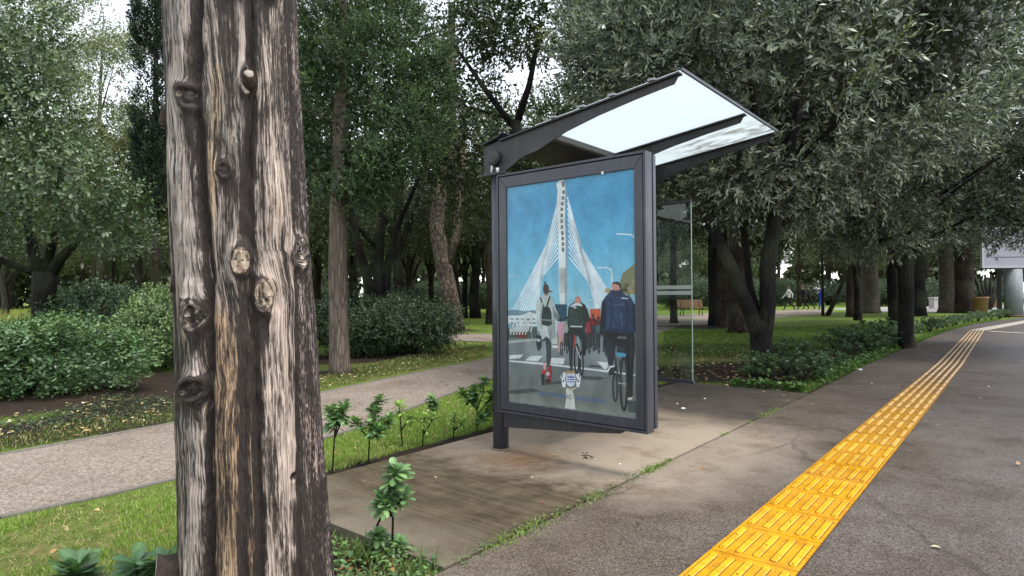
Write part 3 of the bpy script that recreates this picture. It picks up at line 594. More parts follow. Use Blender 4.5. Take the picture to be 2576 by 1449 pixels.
# lettering on the print
def letters(s, x0, y0, x1, y1, h, col, layer):
    cu = bpy.data.curves.new('lettering', 'FONT'); cu.body = s; to = bpy.data.objects.new('lettering', cu); C.objects.link(to)
    dg = bpy.context.evaluated_depsgraph_get(); me = bpy.data.meshes.new_from_object(to.evaluated_get(dg))
    vv = [v.co.copy() for v in me.vertices]; ff = [tuple(p.vertices) for p in me.polygons]
    bpy.data.objects.remove(to); mx = max(v.x for v in vv); mn = min(v.x for v in vv); my = max(v.y for v in vv)
    o = len(pv)
    for v in vv:
        t = (v.x - mn) / (mx - mn); (a, b), = Az([(x0 + (x1 - x0) * t, y0 + (y1 - y0) * t + h / 2 - h * v.y / my)])
        pv.append((.128 + a * PW, -.0022 - .00035 * layer, 2.08 - b * PH)); pcol.append(srgb(*col, KP)[:3])
    for f_ in ff:
        for k in range(1, len(f_) - 1): pf.append((o + f_[0], o + f_[k], o + f_[k + 1]))
letters('GLAVNI GR', 350, 1102, 588, 1128, 34, (66, 108, 170), 4); letters('AD', 598, 1132, 652, 1140, 38, (44, 54, 84), 4); letters('PODGORICA', 690, 1146, 958, 1178, 36, (66, 108, 170), 4)
m = N('printed_paper'); p = m.obj(); c = m.attr('Col'); n1 = m.noise(p, 120, 2, .8); n2 = m.noise(m.map(p, (2.2, 1, .8), (0, R(25), 0)), 2.2, 3, .5, .5)
c = m.mix(.16, c, m.mix(n1, m.mix(1., c, (.4, .4, .4, 1), 'MULTIPLY'), m.mix(.3, c, (1, 1, 1, 1))))
n5 = m.noise(p, 55, 4, .75); n6 = m.noise(m.map(p, (9, 1, 7), (0, R(-20), 0)), 1, 3, .6)
c = m.mix(1., c, m.mix(m.ramp(n5, .34, .68), (.90, .9, .92, 1), (1.08, 1.08, 1.07, 1)), 'MULTIPLY'); c = m.mix(1., c, m.mix(m.ramp(n6, .35, .65), (.84, .85, .87, 1), (1.1, 1.1, 1.1, 1)), 'MULTIPLY')
fz = m.sep(p)[2]; fold = m.math('MULTIPLY', m.noise(m.map(p, (2.6, 1, 1.1), (0, R(22), 0)), 1.6, 2, .45, .4), m.mr(fz, .5, 2.05, .25, 1.0))
PRINT = m.done(m.pbr(c, .5, m.bump(fold, .6, .08), .15))
link('poster', np_mesh('poster', pv, pf, PRINT, np.array(pcol)), pc)
# ---------------------------------------------------------------- the old trunk in front
TD = 2.4
def tz(y): return CAMH + (744.5 - y) * TD / F
Lp = [(-1800, 440), (-900, 422), (0, 427), (150, 431), (300, 436), (450, 440), (600, 447), (800, 458), (1000, 460), (1200, 465), (1449, 468), (1545, 462), (1600, 445)]
Rp = [(-1800, 640), (-900, 718), (0, 745), (200, 752), (400, 765), (600, 775), (800, 790), (1000, 800), (1200, 813), (1449, 830), (1545, 842), (1600, 860)]
Lp[-2] = (1545, 462)
def ip(tab, y): t = sorted(tab); return np.interp(y, [a for a, _ in t], [b for _, b in t])
NPH = 460
yy = np.concatenate([np.linspace(-1800, -60, 60), np.linspace(-56, 1470, 640), np.linspace(1480, 1600, 16)])[::-1]
ph = np.linspace(-math.pi, math.pi, NPH, endpoint=False)
PHI, YY = np.meshgrid(ph, yy)
Lx, Rx = ip(Lp, YY), ip(Rp, YY); xc = (Lx + Rx) / 2; hw = (Rx - Lx) / 2
Zt = tz(YY); Rad = hw * TD / F * .985
vdir = np.array([-.355, .935]); vdir /= np.linalg.norm(vdir); rdir = np.array([vdir[1], -vdir[0]])
def phx(x, y): return math.asin(max(-.98, min(.98, (x - (ip(Lp, y) + ip(Rp, y)) / 2) / ((ip(Rp, y) - ip(Lp, y)) / 2))))
U = PHI * .27; Vv = Zt.copy(); fu = U.copy(); DISP = np.zeros_like(U)
EXPO = .45 + .12 * (fbm(PHI * 3 + 40, Vv * 1.2, 3) - .5) * 2; TINT = np.zeros(U.shape + (3,)); TINT[:] = (.36, .30, .255)
knots = [(617, 665, 24, 30, 1, .022), (661, 745, 24, 44, 1, .03), (522, 790, 24, 34, .45, .022), (515, 955, 30, 30, .2, .03), (746, 640, 26, 40, .5, .018), (628, 245, 20, 36, .4, .02), (505, 292, 26, 34, .2, .02),
         (580, 458, 16, 20, .15, .012), (590, 12, 34, 34, .15, .018), (672, 4, 26, 30, .5, .02)]
KN = []
for x, y, ru, rv, pale, amp in knots:
    p0 = phx(x, y); u0, v0 = p0 * .27, tz(y); ra = ru * .88 * TD / F / max(.45, math.cos(p0)); rb = rv * .88 * TD / F; KN.append((u0, v0, ra, rb, pale, amp))
    du = fu * 0 + (U - u0); dv = (Vv - v0) * ra / rb; d2 = du * du + dv * dv
    g = np.exp(-np.maximum(0, np.sqrt(d2) / ra - 1) / 1.2)
    fu = fu - du * np.minimum(ra * ra / np.maximum(d2, ra * ra * .55), 1.6) * .85 * np.where(dv > 0, 1, .8)
def ridge(tab, h, amp, E=None, tint=None, y0=-9999, y1=9999, sharp=1.6, soft=30):
    cx = ip(tab, YY); cp = np.arcsin(np.clip((cx - xc) / hw, -.98, .98)); wd = h / hw
    wob = (vn(YY * .03 + h, YY * 0 + h) - .5) * .5 * wd
    d = np.abs(PHI - cp - wob) / wd
    k = np.exp(-d ** 2 * 1.0) * np.clip((YY - y0) / soft, 0, 1) * np.clip((y1 - YY) / soft, 0, 1)
    global DISP, EXPO, TINT
    DISP += amp * k
    if E is not None:
        kk = np.clip(np.exp(-np.maximum(0, d - .75) ** 2 * 5) * np.clip((YY - y0) / soft, 0, 1) * np.clip((y1 - YY) / soft, 0, 1), 0, 1)
        EXPO = EXPO * (1 - kk) + E * kk
        if tint is not None: TINT = TINT * (1 - kk[..., None]) + np.array(tint) * kk[..., None]
        
GREY, TAN, PINK = (.375, .325, .29), (.37, .26, .165), (.44, .36, .30)
ridge([(0, 600), (1449, 610)], 70, 0, .52, (.35, .30, .26))
ridge([(0, 480), (120, 476), (250, 470), (400, 470), (520, 482), (650, 508), (720, 512)], 34, .022, .70, GREY, y1=800, soft=80)
ridge([(700, 508), (780, 498), (850, 515), (930, 518)], 13, .014, .82, GREY, y0=700, y1=960)
ridge([(980, 515), (1100, 505), (1250, 512), (1449, 512), (1600, 512)], 32, .02, .6, GREY, y0=960, soft=70)
ridge([(0, 560), (300, 562), (560, 548)], 9, .004, .62, (.42, .33, .22), y0=200, y1=600)
ridge([(750, 560), (1449, 590)], 26, .008, .58, TAN, y0=740, soft=60)
ridge([(600, 600), (1000, 606), (1449, 610), (1600, 612)], 44, .012, .55, TAN, y0=760, soft=90)
ridge([(0, 695), (300, 672), (500, 690), (640, 700)], 20, .008, .55, (.46, .38, .32), y1=700, soft=60)
ridge([(400, 700), (700, 704), (900, 706), (1100, 716), (1449, 703), (1600, 700)], 33, .02, .68, PINK, y0=400, soft=170)
ridge([(1000, 670), (1449, 690)], 18, .006, .6, PINK, y0=950)
ridge([(0, 765), (1600, 800)], 62, -.004, .44, (.30, .24, .22))
ridge([(1000, 770), (1200, 790)], 20, .004, .5, (.44, .34, .29), y0=980, y1=1240)
ridge([(1230, 775), (1600, 790)], 60, .006, .3, (.25, .2, .18), y0=1190)
ridge([(0, 448), (450, 452), (900, 470)], 14, -.006, .34)
for tab, h, a, E in (([(0, 520), (300, 520), (520, 532), (700, 548), (900, 550), (1449, 552), (1600, 552)], 11, -.030, .10), ([(700, 636), (1100, 652), (1449, 657), (1600, 660)], 10, -.020, .15), ([(0, 722), (600, 736), (1000, 740), (1449, 742), (1600, 742)], 8, -.014, .2),
                     ([(0, 712), (700, 765), (1449, 785)], 7, -.01, .25), ([(300, 640), (520, 622)], 9, -.012, .1)): ridge(tab, h, a, E)
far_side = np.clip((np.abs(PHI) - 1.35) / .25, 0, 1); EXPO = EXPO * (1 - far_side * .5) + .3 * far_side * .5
# knots: raised collars, pale or dark hearts, stain below
for u0, v0, ra, rb, pale, amp in KN:
    du, dv = (U - u0) / ra, (Vv - v0) / rb; d = np.sqrt(du * du + dv * dv); an_ = np.arctan2(dv, du); d = d * (1 + .5 * (vn(an_ * 1.3 + 30 + u0 * 50, d * .7 + v0 * 9) - .5)) + .25 * (fbm(du * 2.2 + 60, dv * 2.2 + 20, 2) - .5)
    DISP += .6 * amp * (np.exp(-((d - .95) / .5) ** 2) * 1.0 + .55 * np.exp(-(d / 1.0) ** 4)) - amp * .5 * np.exp(-((d - .55) / .2) ** 2) * (pale < .5)
    k = np.clip(1.25 - d, 0, .35) / .35
    heart = .2 + .42 * pale + .5 * (fbm(du * 3 + 9, dv * 3 + 4, 2) - .5)
    EXPO = EXPO * (1 - k) + heart * k; tint = np.array((.46, .37, .27)) if pale > .7 else np.array((.40, .34, .28)); TINT = TINT * (1 - k[..., None]) + tint * k[..., None]
    rim = np.exp(-((d - 1.15) / .12) ** 2) * .45; EXPO = EXPO * (1 - rim)
    coll = np.exp(-((d - 1.7) / .35) ** 2) * .5 * (.3 + .7 * pale); EXPO = EXPO * (1 - coll) + .85 * coll
    st = np.exp(-(du / .8) ** 2) * np.clip((-dv - .9) / .4, 0, 1) * np.clip((3.4 - -dv) / 1.8, 0, 1) * .85; EXPO = EXPO * (1 - st) + .06 * st
# small hole
u0, v0 = phx(727, 1166) * .27, tz(1166); d = np.hypot((U - u0) / .016, (Vv - v0) / .013); DISP -= .02 * np.exp(-d ** 4); EXPO *= 1 - np.exp(-d ** 4)
u0, v0 = phx(733, 1215) * .27, tz(1215); d = np.hypot((U - u0) / .006, (Vv - v0) / .06); DISP -= .006 * np.exp(-d ** 4); EXPO = EXPO + .3 * np.exp(-d ** 4)
# fibres
f1 = fbm(fu * 42 + 200, Vv * 1.6 + 50, 3); f2 = vn(fu * 150 + 400, Vv * 7 + 10); f3 = vn(fu * 210 + 700, Vv * 38 + 90)
flak = np.clip((PHI - .75) / .4, 0, 1)
DISP += (f1 - .5) * .010 + (f2 - .5) * .0035 + (f3 - .5) * .003 * flak + (fbm(PHI * 5 + 90, Vv * 2, 2) - .5) * .012
back = np.abs(PHI) > 1.6
RR = Rad + DISP * 1.0
cxw = (xc - 1288) / F * TD; cyw = np.full_like(cxw, TD)
PXw = cxw + RR * (np.sin(PHI) * rdir[0] - np.cos(PHI) * vdir[0]); PYw = cyw + RR * (np.sin(PHI) * rdir[1] - np.cos(PHI) * vdir[1])
base_pt = np.array([(ip(Lp, 1545) + ip(Rp, 1545)) / 2 - 1288, 0]) / F * TD
TB = Vector((float(base_pt[0]), TD, GZ))
tv = np.stack([PXw.ravel() - TB.x, PYw.ravel() - TB.y, Zt.ravel() - TB.z], 1)
nr = len(yy); ii = np.arange(nr * NPH).reshape(nr, NPH); jj = np.roll(ii, -1, 1)
tq = np.stack([ii[:-1], jj[:-1], jj[1:], ii[1:]], -1).reshape(-1, 4)
m = N('weathered_wood'); fb = m.attr('fib', 'Vector'); E = m.attr('expo', 'Fac'); T = m.attr('Col'); fl = m.attr('flake', 'Fac')
n1 = m.noise(m.map(fb, (30, 1.1, 1)), 1, 4, .65); n2 = m.noise(m.map(fb, (115, 2.7, 1)), 1, 4, .65); n3 = m.noise(m.map(fb, (230, 34, 1)), 1, 3, .7); n4 = m.noise(m.map(fb, (300, 5, 1)), 1, 2, .6)
n7 = m.noise(m.map(fb, (175, 17, 1)), 1, 3, .7)
h1 = m.math('ADD', m.math('MULTIPLY', n1, .28), m.math('ADD', m.math('MULTIPLY', n2, .40), m.math('MULTIPLY', n7, .32)))
h2 = m.math('ADD', m.math('MULTIPLY', n2, .35), m.math('MULTIPLY', n3, .65))
hh = m.math('ADD', m.math('MULTIPLY', h1, m.math('SUBTRACT', 1., fl)), m.math('MULTIPLY', h2, fl))
v = m.math('ADD', hh, m.math('MULTIPLY', m.math('SUBTRACT', E, .5), .30))
v = m.math('ADD', v, m.math('MULTIPLY', m.math('SUBTRACT', m.noise(m.map(fb, (16, 2.6, 1)), 1, 4, .7), .5), .42))
mask = m.mr(v, .468, .545)
pale = m.mix(m.ramp(n4, .38, .6), m.mix(1., T, (.42, .38, .36, 1), 'MULTIPLY'), m.mix(1., T, (1.2, 1.19, 1.19, 1), 'MULTIPLY'))
pale = m.mix(m.math('MULTIPLY', m.ramp(n1, .56, .68), .3), pale, m.mix(.5, pale, (.40, .22, .10, 1)))
dark = m.mix(m.ramp(n3, .35, .7), (.009, .0062, .005, 1), (.046, .034, .028, 1))
c = m.mix(mask, dark, pale)
bh = m.math('ADD', m.math('MULTIPLY', mask, .7), m.math('ADD', m.math('MULTIPLY', n2, .6), m.math('MULTIPLY', n4, .5)))
WOOD = m.done(m.pbr(c, m.mr(mask, 0, 1, .75, .62), m.bump(bh, .9, .010), .35))
ot = empty('old_cypress', TB); tag(ot, 'thick weathered bare trunk with peeling bark and knots in the foreground', 'tree')
fib = np.stack([fu.ravel(), Vv.ravel(), np.zeros(fu.size)], 1)
trunk = link('trunk', np_mesh('old_trunk', tv, tq, WOOD, TINT.reshape(-1, 3), True, {'fib': fib, 'expo': EXPO.ravel(), 'flake': np.clip((PHI - .62) / .25, 0, 1).ravel()}), ot)
STUBW = simple('stub_bark', (.085, .064, .052, 1), .85, .2, var=.7, sc=45, bump=.8); CUT = simple('cut_wood', (.33, .29, .245, 1), .8, .2, var=.35, sc=40, bump=.4)
def stub(x, y, r0, r1, ln, dx, dz, cut=True, flat=1.):
    p = phx(x, y); R0 = (ip(Rp, y) - ip(Lp, y)) / 2 * TD / F
    cx_ = ((ip(Lp, y) + ip(Rp, y)) / 2 - 1288) / F * TD
    o = np.array([cx_, TD]) + R0 * .93 * (math.sin(p) * rdir - math.cos(p) * vdir); dv_ = (math.sin(p) * rdir - math.cos(p) * vdir) + dx * rdir
    a = Vector((o[0], o[1], tz(y))) - TB; d = Vector((dv_[0], dv_[1], dz)).normalized()
    mb = MB(); mb.tube([a - d * .02, a + d * ln * .3, a + d * ln * .7, a + d * ln], [r0 * 1.3, r0 * 1.05, (r0 + r1) / 2, r1], 18, True, .14)
    me = mb.mesh('branch_stub', [STUBW, CUT])
    if cut:
        k = max(range(len(me.polygons)), key=lambda i: (len(me.polygons[i].vertices) > 6) * (Vector(me.polygons[i].center) - a).dot(d)); me.polygons[k].material_index = 1
    link('branch_stub', me, ot)
stub(434, 312, .05, .034, .028, -.5, .35); stub(628, 248, .026, .017, .045, .0, .5); stub(452, 712, .034, .030, .02, -.2, .1)
stub(466, 1385, .045, .055, .085, -.35, .12); stub(590, 8, .03, .02, .06, -.3, .5, False); stub(672, 6, .03, .024, .05, .1, .5)

# ---------------------------------------------------------------- foliage makers
def unit(a): return a / np.maximum(np.linalg.norm(a, axis=-1, keepdims=True), 1e-9)
def kites(pos, d, nrm, L, wd, col, wide=.5, fold=.18):
    n = len(pos); d = unit(d); side = unit(np.cross(d, nrm)); nn = np.cross(side, d)
    L = np.broadcast_to(np.asarray(L), (n,))[:, None]; wd = np.broadcast_to(np.asarray(wd), (n,))[:, None]
    a = pos; t = pos + d * L; m_ = pos + d * L * wide + nn * wd * fold
    v = np.stack([a, m_ + side * wd / 2, t, m_ - side * wd / 2], 1).reshape(-1, 3)
    f = np.arange(4 * n).reshape(n, 4); c = np.repeat(col, 4, 0)
    return v, f, c
def broad(pos, d, nrm, L, wd, col, fold=.12, droop=.12):   # rounder leaf, two folded halves
    n = len(pos); d = unit(d); side = unit(np.cross(d, nrm)); nn = np.cross(side, d); L = np.broadcast_to(np.asarray(L), (n,))[:, None]; wd = np.broadcast_to(np.asarray(wd), (n,))[:, None]
    q = [pos, pos + d * L * .4 + side * wd * .36 + nn * wd * fold, pos + d * L * .75 + side * wd * .5 + nn * (wd * fold - L * droop * .4), pos + d * L - nn * L * droop,
         pos + d * L * .75 - side * wd * .5 + nn * (wd * fold - L * droop * .4), pos + d * L * .4 - side * wd * .36 + nn * wd * fold]
    v = np.stack(q, 1).reshape(-1, 3); o = np.arange(n)[:, None] * 6
    f = np.concatenate([o + np.array([0, 1, 2, 3]), o + np.array([0, 3, 4, 5])], 0)
    return v, f, np.repeat(col, 6, 0)
def fineleaf(pos, d, nrm, L, wd, col, fold=.16, droop=.25):    # smooth curved leaf with a pale midrib
    n = len(pos); d = unit(d); side = unit(np.cross(d, nrm)); nn = np.cross(side, d); L = np.broadcast_to(np.asarray(L), (n,))[:, None]; wd = np.broadcast_to(np.asarray(wd), (n,))[:, None]
    vs_, cs = [], []
    for t, w_ in ((0, .12), (.2, .42), (.42, .78), (.65, 1.), (.85, .86), (.96, .46), (1., .06)):
        c0 = pos + d * L * (t - .06 * t * t) - nn * L * droop * t * t
        for s_ in (-1, 0, 1):
            vs_.append(c0 + side * wd * .5 * w_ * s_ + nn * wd * fold * w_ * abs(s_) * (1 - .6 * t)); cs.append(col * (1.55 if s_ == 0 else .92))
    v = np.stack(vs_, 1).reshape(-1, 3); c = np.stack(cs, 1).reshape(-1, 3); o = (np.arange(n) * 21)[:, None]
    f = np.concatenate([o + np.array([r * 3 + k, r * 3 + k + 1, r * 3 + k + 4, r * 3 + k + 3]) for r in range(6) for k in (0, 1)], 0)
    return v, f, c
def pack(parts):
    vs_, fs, cs, o = [], [], [], 0
    for v, f, c in parts: vs_.append(v); fs.append(f + o); cs.append(c); o += len(v)
    return np.concatenate(vs_), np.concatenate(fs), np.concatenate(cs)
def pal(cols, n, rng, jit=.25):
    c = np.array([x[:3] for x in cols])[rng.integers(0, len(cols), n)]
    return c * (1 + rng.uniform(-jit, jit, (n, 1))) 
def shell(lobes, n, rng, inner=.28, freq=2.2, gap=-.25, seed=1, zmin=-99, zw=0):
    L = np.array(lobes, float); wgt = (L[:, 3] * L[:, 4] + L[:, 3] * L[:, 5] + L[:, 4] * L[:, 5]); wgt /= wgt.sum()
    out_p, out_d = [], []; got = 0
    while got < n:
        k = rng.choice(len(L), n, p=wgt); d = unit(rng.normal(size=(n, 3))); r = 1 - np.abs(rng.normal(0, inner, n)); r = np.clip(r, .1, 1.05)
        p = L[k, :3] + d * L[k, 3:] * r[:, None]
        ok = np.ones(n, bool)
        for j in range(len(L)):
            q = (p - L[j, :3]) / L[j, 3:]; ok &= ~((np.einsum('ij,ij->i', q, q) < .45) & (k != j))
        ok &= wave3(p, freq, seed) + rng.normal(0, .22, n) > gap
        ok &= p[:, 2] > zmin + zw * wave3(p * np.array([1, 1, 0]), 2.0, seed + 3)
        out_p.append(p[ok]); out_d.append(unit(d[ok] / L[k[ok], 3:])); got += int(ok.sum())
        if len(out_p) > 40: break
    return np.concatenate(out_p)[:n], np.concatenate(out_d)[:n]
def sprigs(base, axis, L, nl, ll, lw, rng, th=(1.0, .45), cols=None, tip=None, tipk=.0, maker=kites, jit=.25):
    n = len(base); axis = unit(axis); t = np.linspace(.12, 1, nl)[None, :] + rng.uniform(-.04, .04, (n, nl))
    ref = unit(rng.normal(size=(n, 3))); e1 = unit(np.cross(axis, ref)); e2 = np.cross(axis, e1)
    phi = np.arange(nl)[None, :] * 2.4 + rng.uniform(0, 6.3, (n, 1)) + rng.normal(0, .25, (n, nl))
    rad_ = np.cos(phi)[..., None] * e1[:, None] + np.sin(phi)[..., None] * e2[:, None]
    the = (th[0] + (th[1] - th[0]) * np.clip(t, 0, 1) + rng.normal(0, .15, (n, nl)))[..., None]
    d = axis[:, None] * np.cos(the) + rad_ * np.sin(the); nn = axis[:, None] * np.sin(the) - rad_ * np.cos(the)
    LL = np.broadcast_to(np.asarray(L), (n,))[:, None, None]
    pos = base[:, None] + axis[:, None] * LL * np.clip(t, 0, 1)[..., None]
    M_ = n * nl; sz = rng.uniform(.55, 1.2, M_)
    c = pal(cols, n, rng, jit)[:, None].repeat(nl, 1).reshape(-1, 3) * rng.uniform(.8, 1.2, (M_, 1))
    if tip is not None:
        k = np.clip((np.clip(t, 0, 1).reshape(-1) - .6) / .4, 0, 1) * (rng.random(n) < tipk)[:, None].repeat(nl, 1).reshape(-1)
        c = c * (1 - k[:, None]) + np.array(tip)[None] * k[:, None]
    nn = nn + rng.normal(0, .25, nn.shape)
    return maker(pos.reshape(-1, 3), d.reshape(-1, 3), nn.reshape(-1, 3), ll * sz, lw * sz, c)
def filler(lobes, n, size, rng, col, scale=.75):              # larger leaf bunches inside a crown, they stop the sky shining through
    L = np.array(lobes, float); k = rng.integers(0, len(L), n); d = unit(rng.normal(size=(n, 3))); p = L[k, :3] + d * L[k, 3:] * scale * rng.random((n, 1)) ** .5
    k4 = rng.integers(0, n, n * 5); p = p[k4] + rng.normal(0, size * .5, (n * 5, 3)); n = n * 5
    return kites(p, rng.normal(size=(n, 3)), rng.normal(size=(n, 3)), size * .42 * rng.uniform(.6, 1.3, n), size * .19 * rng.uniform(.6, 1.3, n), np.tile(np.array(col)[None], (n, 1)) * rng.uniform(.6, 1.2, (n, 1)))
LEAF_OAK = leafmat('oak_leaf', .38, .12, .5); LEAF = leafmat('green_leaf', .45, .18); LEAF_MATT = leafmat('needle_foliage', .6, .2, .35); LEAF_GLOSS = leafmat('glossy_leaf', .38, .18)
GRASSM = leafmat('grass_blade', .55, .35, .3); LITTER = leafmat('fallen_leaf', .7, .1, .3)
BARK = {'dark': barkmat('dark_bark', (.005, .0045, .004, 1), (.017, .0145, .0125, 1), 12), 'brown': barkmat('brown_bark', (.014, .009, .007, 1), (.06, .038, .03, 1), 9), 'pine': barkmat('pine_bark', (.030, .020, .016, 1), (.22, .165, .14, 1), 7, .3),
        'cypress': barkmat('cypress_bark', (.09, .066, .054, 1), (.26, .205, .175, 1), 16, .08), 'grey': barkmat('grey_bark', (.05, .042, .035, 1), (.17, .145, .12, 1), 10)}
def tree(name, loc, label, trunk_fn, crown_me, bark='dark', group=None, rz=0, scale=1., cat='tree', crown_loc=(0, 0, 0)):
    t = empty(name, loc, rz); tag(t, label, cat, group); t.scale = (scale,) * 3
    mb = MB(); trunk_fn(mb); mb.build('trunk', BARK[bark], t)
    if crown_me: c = link('crown', crown_me, t); c.location = crown_loc
    return t
def limbs(mb, pts, r, n=10, wob=.06): mb.tube(pts, r, n, True, wob)
OAKC = [(.062, .082, .054), (.125, .153, .112), (.21, .245, .195), (.092, .12, .084), (.28, .32, .25)]
def oak_crown(name, lobes, n, seed, zmin, L=.34, nl=11, ll=.10, lw=.029, extra=0, gap=-.12, fill=4200):
    rng = np.random.default_rng(seed)
    p, d = shell(lobes, n, rng, .16, 1.9, gap, seed, zmin, .18)
    ax = unit(d * .8 + rng.normal(0, .5, p.shape) + np.array([0, 0, .35]))
    parts = [sprigs(p, ax, L * rng.uniform(.6, 1.3, len(p)), nl, ll, lw, rng, (1.15, .45), OAKC, (.28, .31, .20), .4, kites, .4)]
    k = rng.random(len(p)) < .03; q = p[k]                   # long young shoots standing out of the crown
    if k.sum(): parts.append(sprigs(q + d[k] * .1, unit(d[k] * .55 + np.array([0, 0, .8]) + rng.normal(0, .25, q.shape)), .55 * rng.uniform(.6, 1.2, k.sum()), 16, ll * .95, lw * .95, rng, (1.1, .4), [(.13, .15, .075), (.11, .13, .07), (.18, .20, .07)], (.2, .21, .05), .35))
    parts.append(filler(lobes, fill, .32, rng, (.045, .058, .038)))  # inner leaves coloured darker than the rest, crown shade put into the colour
    lo = parts[-1][0].reshape(-1, 4, 3); keep = lo[:, :, 2].min(1) > zmin
    v, f, c = parts[-1]; parts[-1] = (lo[keep].reshape(-1, 3), np.arange(4 * keep.sum()).reshape(-1, 4), c.reshape(-1, 4, 3)[keep].reshape(-1, 3))
    return np_mesh(name, *pack(parts)[:2], LEAF_OAK, pack(parts)[2])
def ball_lobes(c, r, n, k, rng, squash=.8):                   # a big lobe and smaller ones round its surface
    out = [(*c, *r)]
    for i in range(n):
        d = rng.normal(size=3); d /= np.linalg.norm(d); s = rng.uniform(k * .7, k * 1.3)
        out.append((c[0] + d[0] * r[0] * .85, c[1] + d[1] * r[1] * .85, c[2] + d[2] * r[2] * .85, s, s, s * squash))
    return out
def leaf_crown(name, lobes, n, seed, cols, ll, lw, mat, L=.35, nl=8, gap=-.2, zmin=-99, inner=.22, up=.25, tip=None, tipk=0, maker=kites, fill=800, fsize=.4, fcol=None, freq=1.8, th=(1.2, .6)):
    rng = np.random.default_rng(seed); p, d = shell(lobes, n, rng, inner, freq, gap, seed, zmin, .25)
    ax = unit(d + rng.normal(0, .45, p.shape) + np.array([0, 0, up]))
    parts = [sprigs(p, ax, L * rng.uniform(.6, 1.3, len(p)), nl, ll, lw, rng, th, cols, tip, tipk, maker)]
    v, f, c = pack(parts); me = [(v, f, c)]
    if fill: me.append(filler(lobes, fill, fsize, rng, fcol or tuple(x * .85 for x in cols[0][:3]), .7))  # inner bunches tinted darker by default, painting shade inside the crown
    v, f, c = pack(me); return np_mesh(name, v, f, mat, c)
# ---------------------------------------------------------------- the near trees
def vpt(loc, x, y, depth):        # local point of a tree for something standing at that depth in the view
    d = CAMROT.to_3x3() @ Vector(((x - 1288) / F, -(y - 724.5) / F, -1)); t = depth / d.y
    return Vector((0, 0, CAMH)) + d * t - loc
rngA = np.random.default_rng(11)
A0 = G(1917, 945)
def straight(r, h=6): return lambda mb: limbs(mb, [(0, 0, -.1), (0, 0, .25), (r * .1, 0, 1.5), (-r * .1, 0, 3), (0, 0, h)], [r * 1.35, r * 1.08, r, r * .92, r * .5], 12)
def oakA(mb):
    limbs(mb, [(0, 0, -.1), (.0, 0, .25), (.0, .02, .55), (-.0, .02, .75), (.0, .02, .86), (0, .02, .9)], [.19, .16, .16, .165, .12, .03], 14)
    limbs(mb, [(.02, .0, .45), (-.07, .0, .72), (-.20, .0, 1.05), (-.40, .0, 1.55), (-.75, .1, 2.4), (-1.5, .2, 3.9)], [.11, .125, .11, .10, .085, .04], 12)
    limbs(mb, [(.0, .02, .4), (.05, .02, .70), (.10, .0, 1.1), (.11, .0, 1.7), (.22, -.1, 2.6), (.6, -.3, 4.6)], [.12, .135, .125, .12, .1, .05], 12)
    limbs(mb, [(-.02, .1, .9), (-.10, .2, 1.4), (-.12, .3, 2.1), (-.1, .9, 4)], [.07, .06, .055, .03], 10)
    for k in range(12):
        a = k * 2.4; limbs(mb, [(0.1 * math.cos(a), .1 * math.sin(a), 2.2 + .12 * k), (1.2 * math.cos(a), 1.2 * math.sin(a), 2.9 + .2 * k), (2.3 * math.cos(a), 2.3 * math.sin(a), 3.2 + .28 * k)], [.05, .03, .012], 6)
lobA = ball_lobes((.1, .1, 5.2), (2.9, 2.9, 2.9), 36, .85, rngA)
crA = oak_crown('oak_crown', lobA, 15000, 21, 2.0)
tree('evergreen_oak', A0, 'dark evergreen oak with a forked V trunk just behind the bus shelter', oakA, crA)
B0 = G(2280, 879)
def oakB(mb):
    limbs(mb, [(0, 0, -.1), (0, 0, .3), (.02, 0, 1.3), (.0, 0, 2.1), (.1, 0, 4.5)], [.20, .155, .15, .16, .09], 14)
    limbs(mb, [(-.05, 0, 1.75), (-.3, 0, 2.15), (-.9, 0, 3.0)], [.09, .08, .05], 10); limbs(mb, [(.05, 0, 1.8), (.3, .05, 2.3), (1.1, .2, 3.6)], [.09, .07, .04], 10)
    for k in range(10):
        a = k * 2.4; limbs(mb, [(0, 0, 2.2 + .15 * k), (1.4 * math.cos(a), 1.4 * math.sin(a), 2.9 + .2 * k), (2.6 * math.cos(a), 2.6 * math.sin(a), 3.2 + .3 * k)], [.05, .03, .012], 6)
rngB = np.random.default_rng(12)
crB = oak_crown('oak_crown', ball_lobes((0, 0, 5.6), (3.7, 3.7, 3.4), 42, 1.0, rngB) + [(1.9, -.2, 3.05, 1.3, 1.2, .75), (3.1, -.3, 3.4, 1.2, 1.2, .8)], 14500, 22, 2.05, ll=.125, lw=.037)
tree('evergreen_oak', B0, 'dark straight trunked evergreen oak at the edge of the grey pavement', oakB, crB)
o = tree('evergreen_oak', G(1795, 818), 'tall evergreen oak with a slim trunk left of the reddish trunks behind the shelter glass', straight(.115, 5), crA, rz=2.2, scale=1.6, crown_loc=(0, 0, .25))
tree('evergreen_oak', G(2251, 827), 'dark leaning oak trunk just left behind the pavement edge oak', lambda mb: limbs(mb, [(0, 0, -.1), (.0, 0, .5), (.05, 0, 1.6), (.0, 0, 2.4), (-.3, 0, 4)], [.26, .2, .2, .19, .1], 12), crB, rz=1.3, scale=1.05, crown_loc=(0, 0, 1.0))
tree('evergreen_oak', G(2311, 795), 'oak trunk half hidden to the right of the pavement edge oak', lambda mb: limbs(mb, [(0, 0, -.1), (0, 0, .5), (.1, 0, 2.4), (.1, 0, 4)], [.34, .28, .25, .15], 12), crA, rz=4.3, scale=1.2, crown_loc=(0, 0, .8))

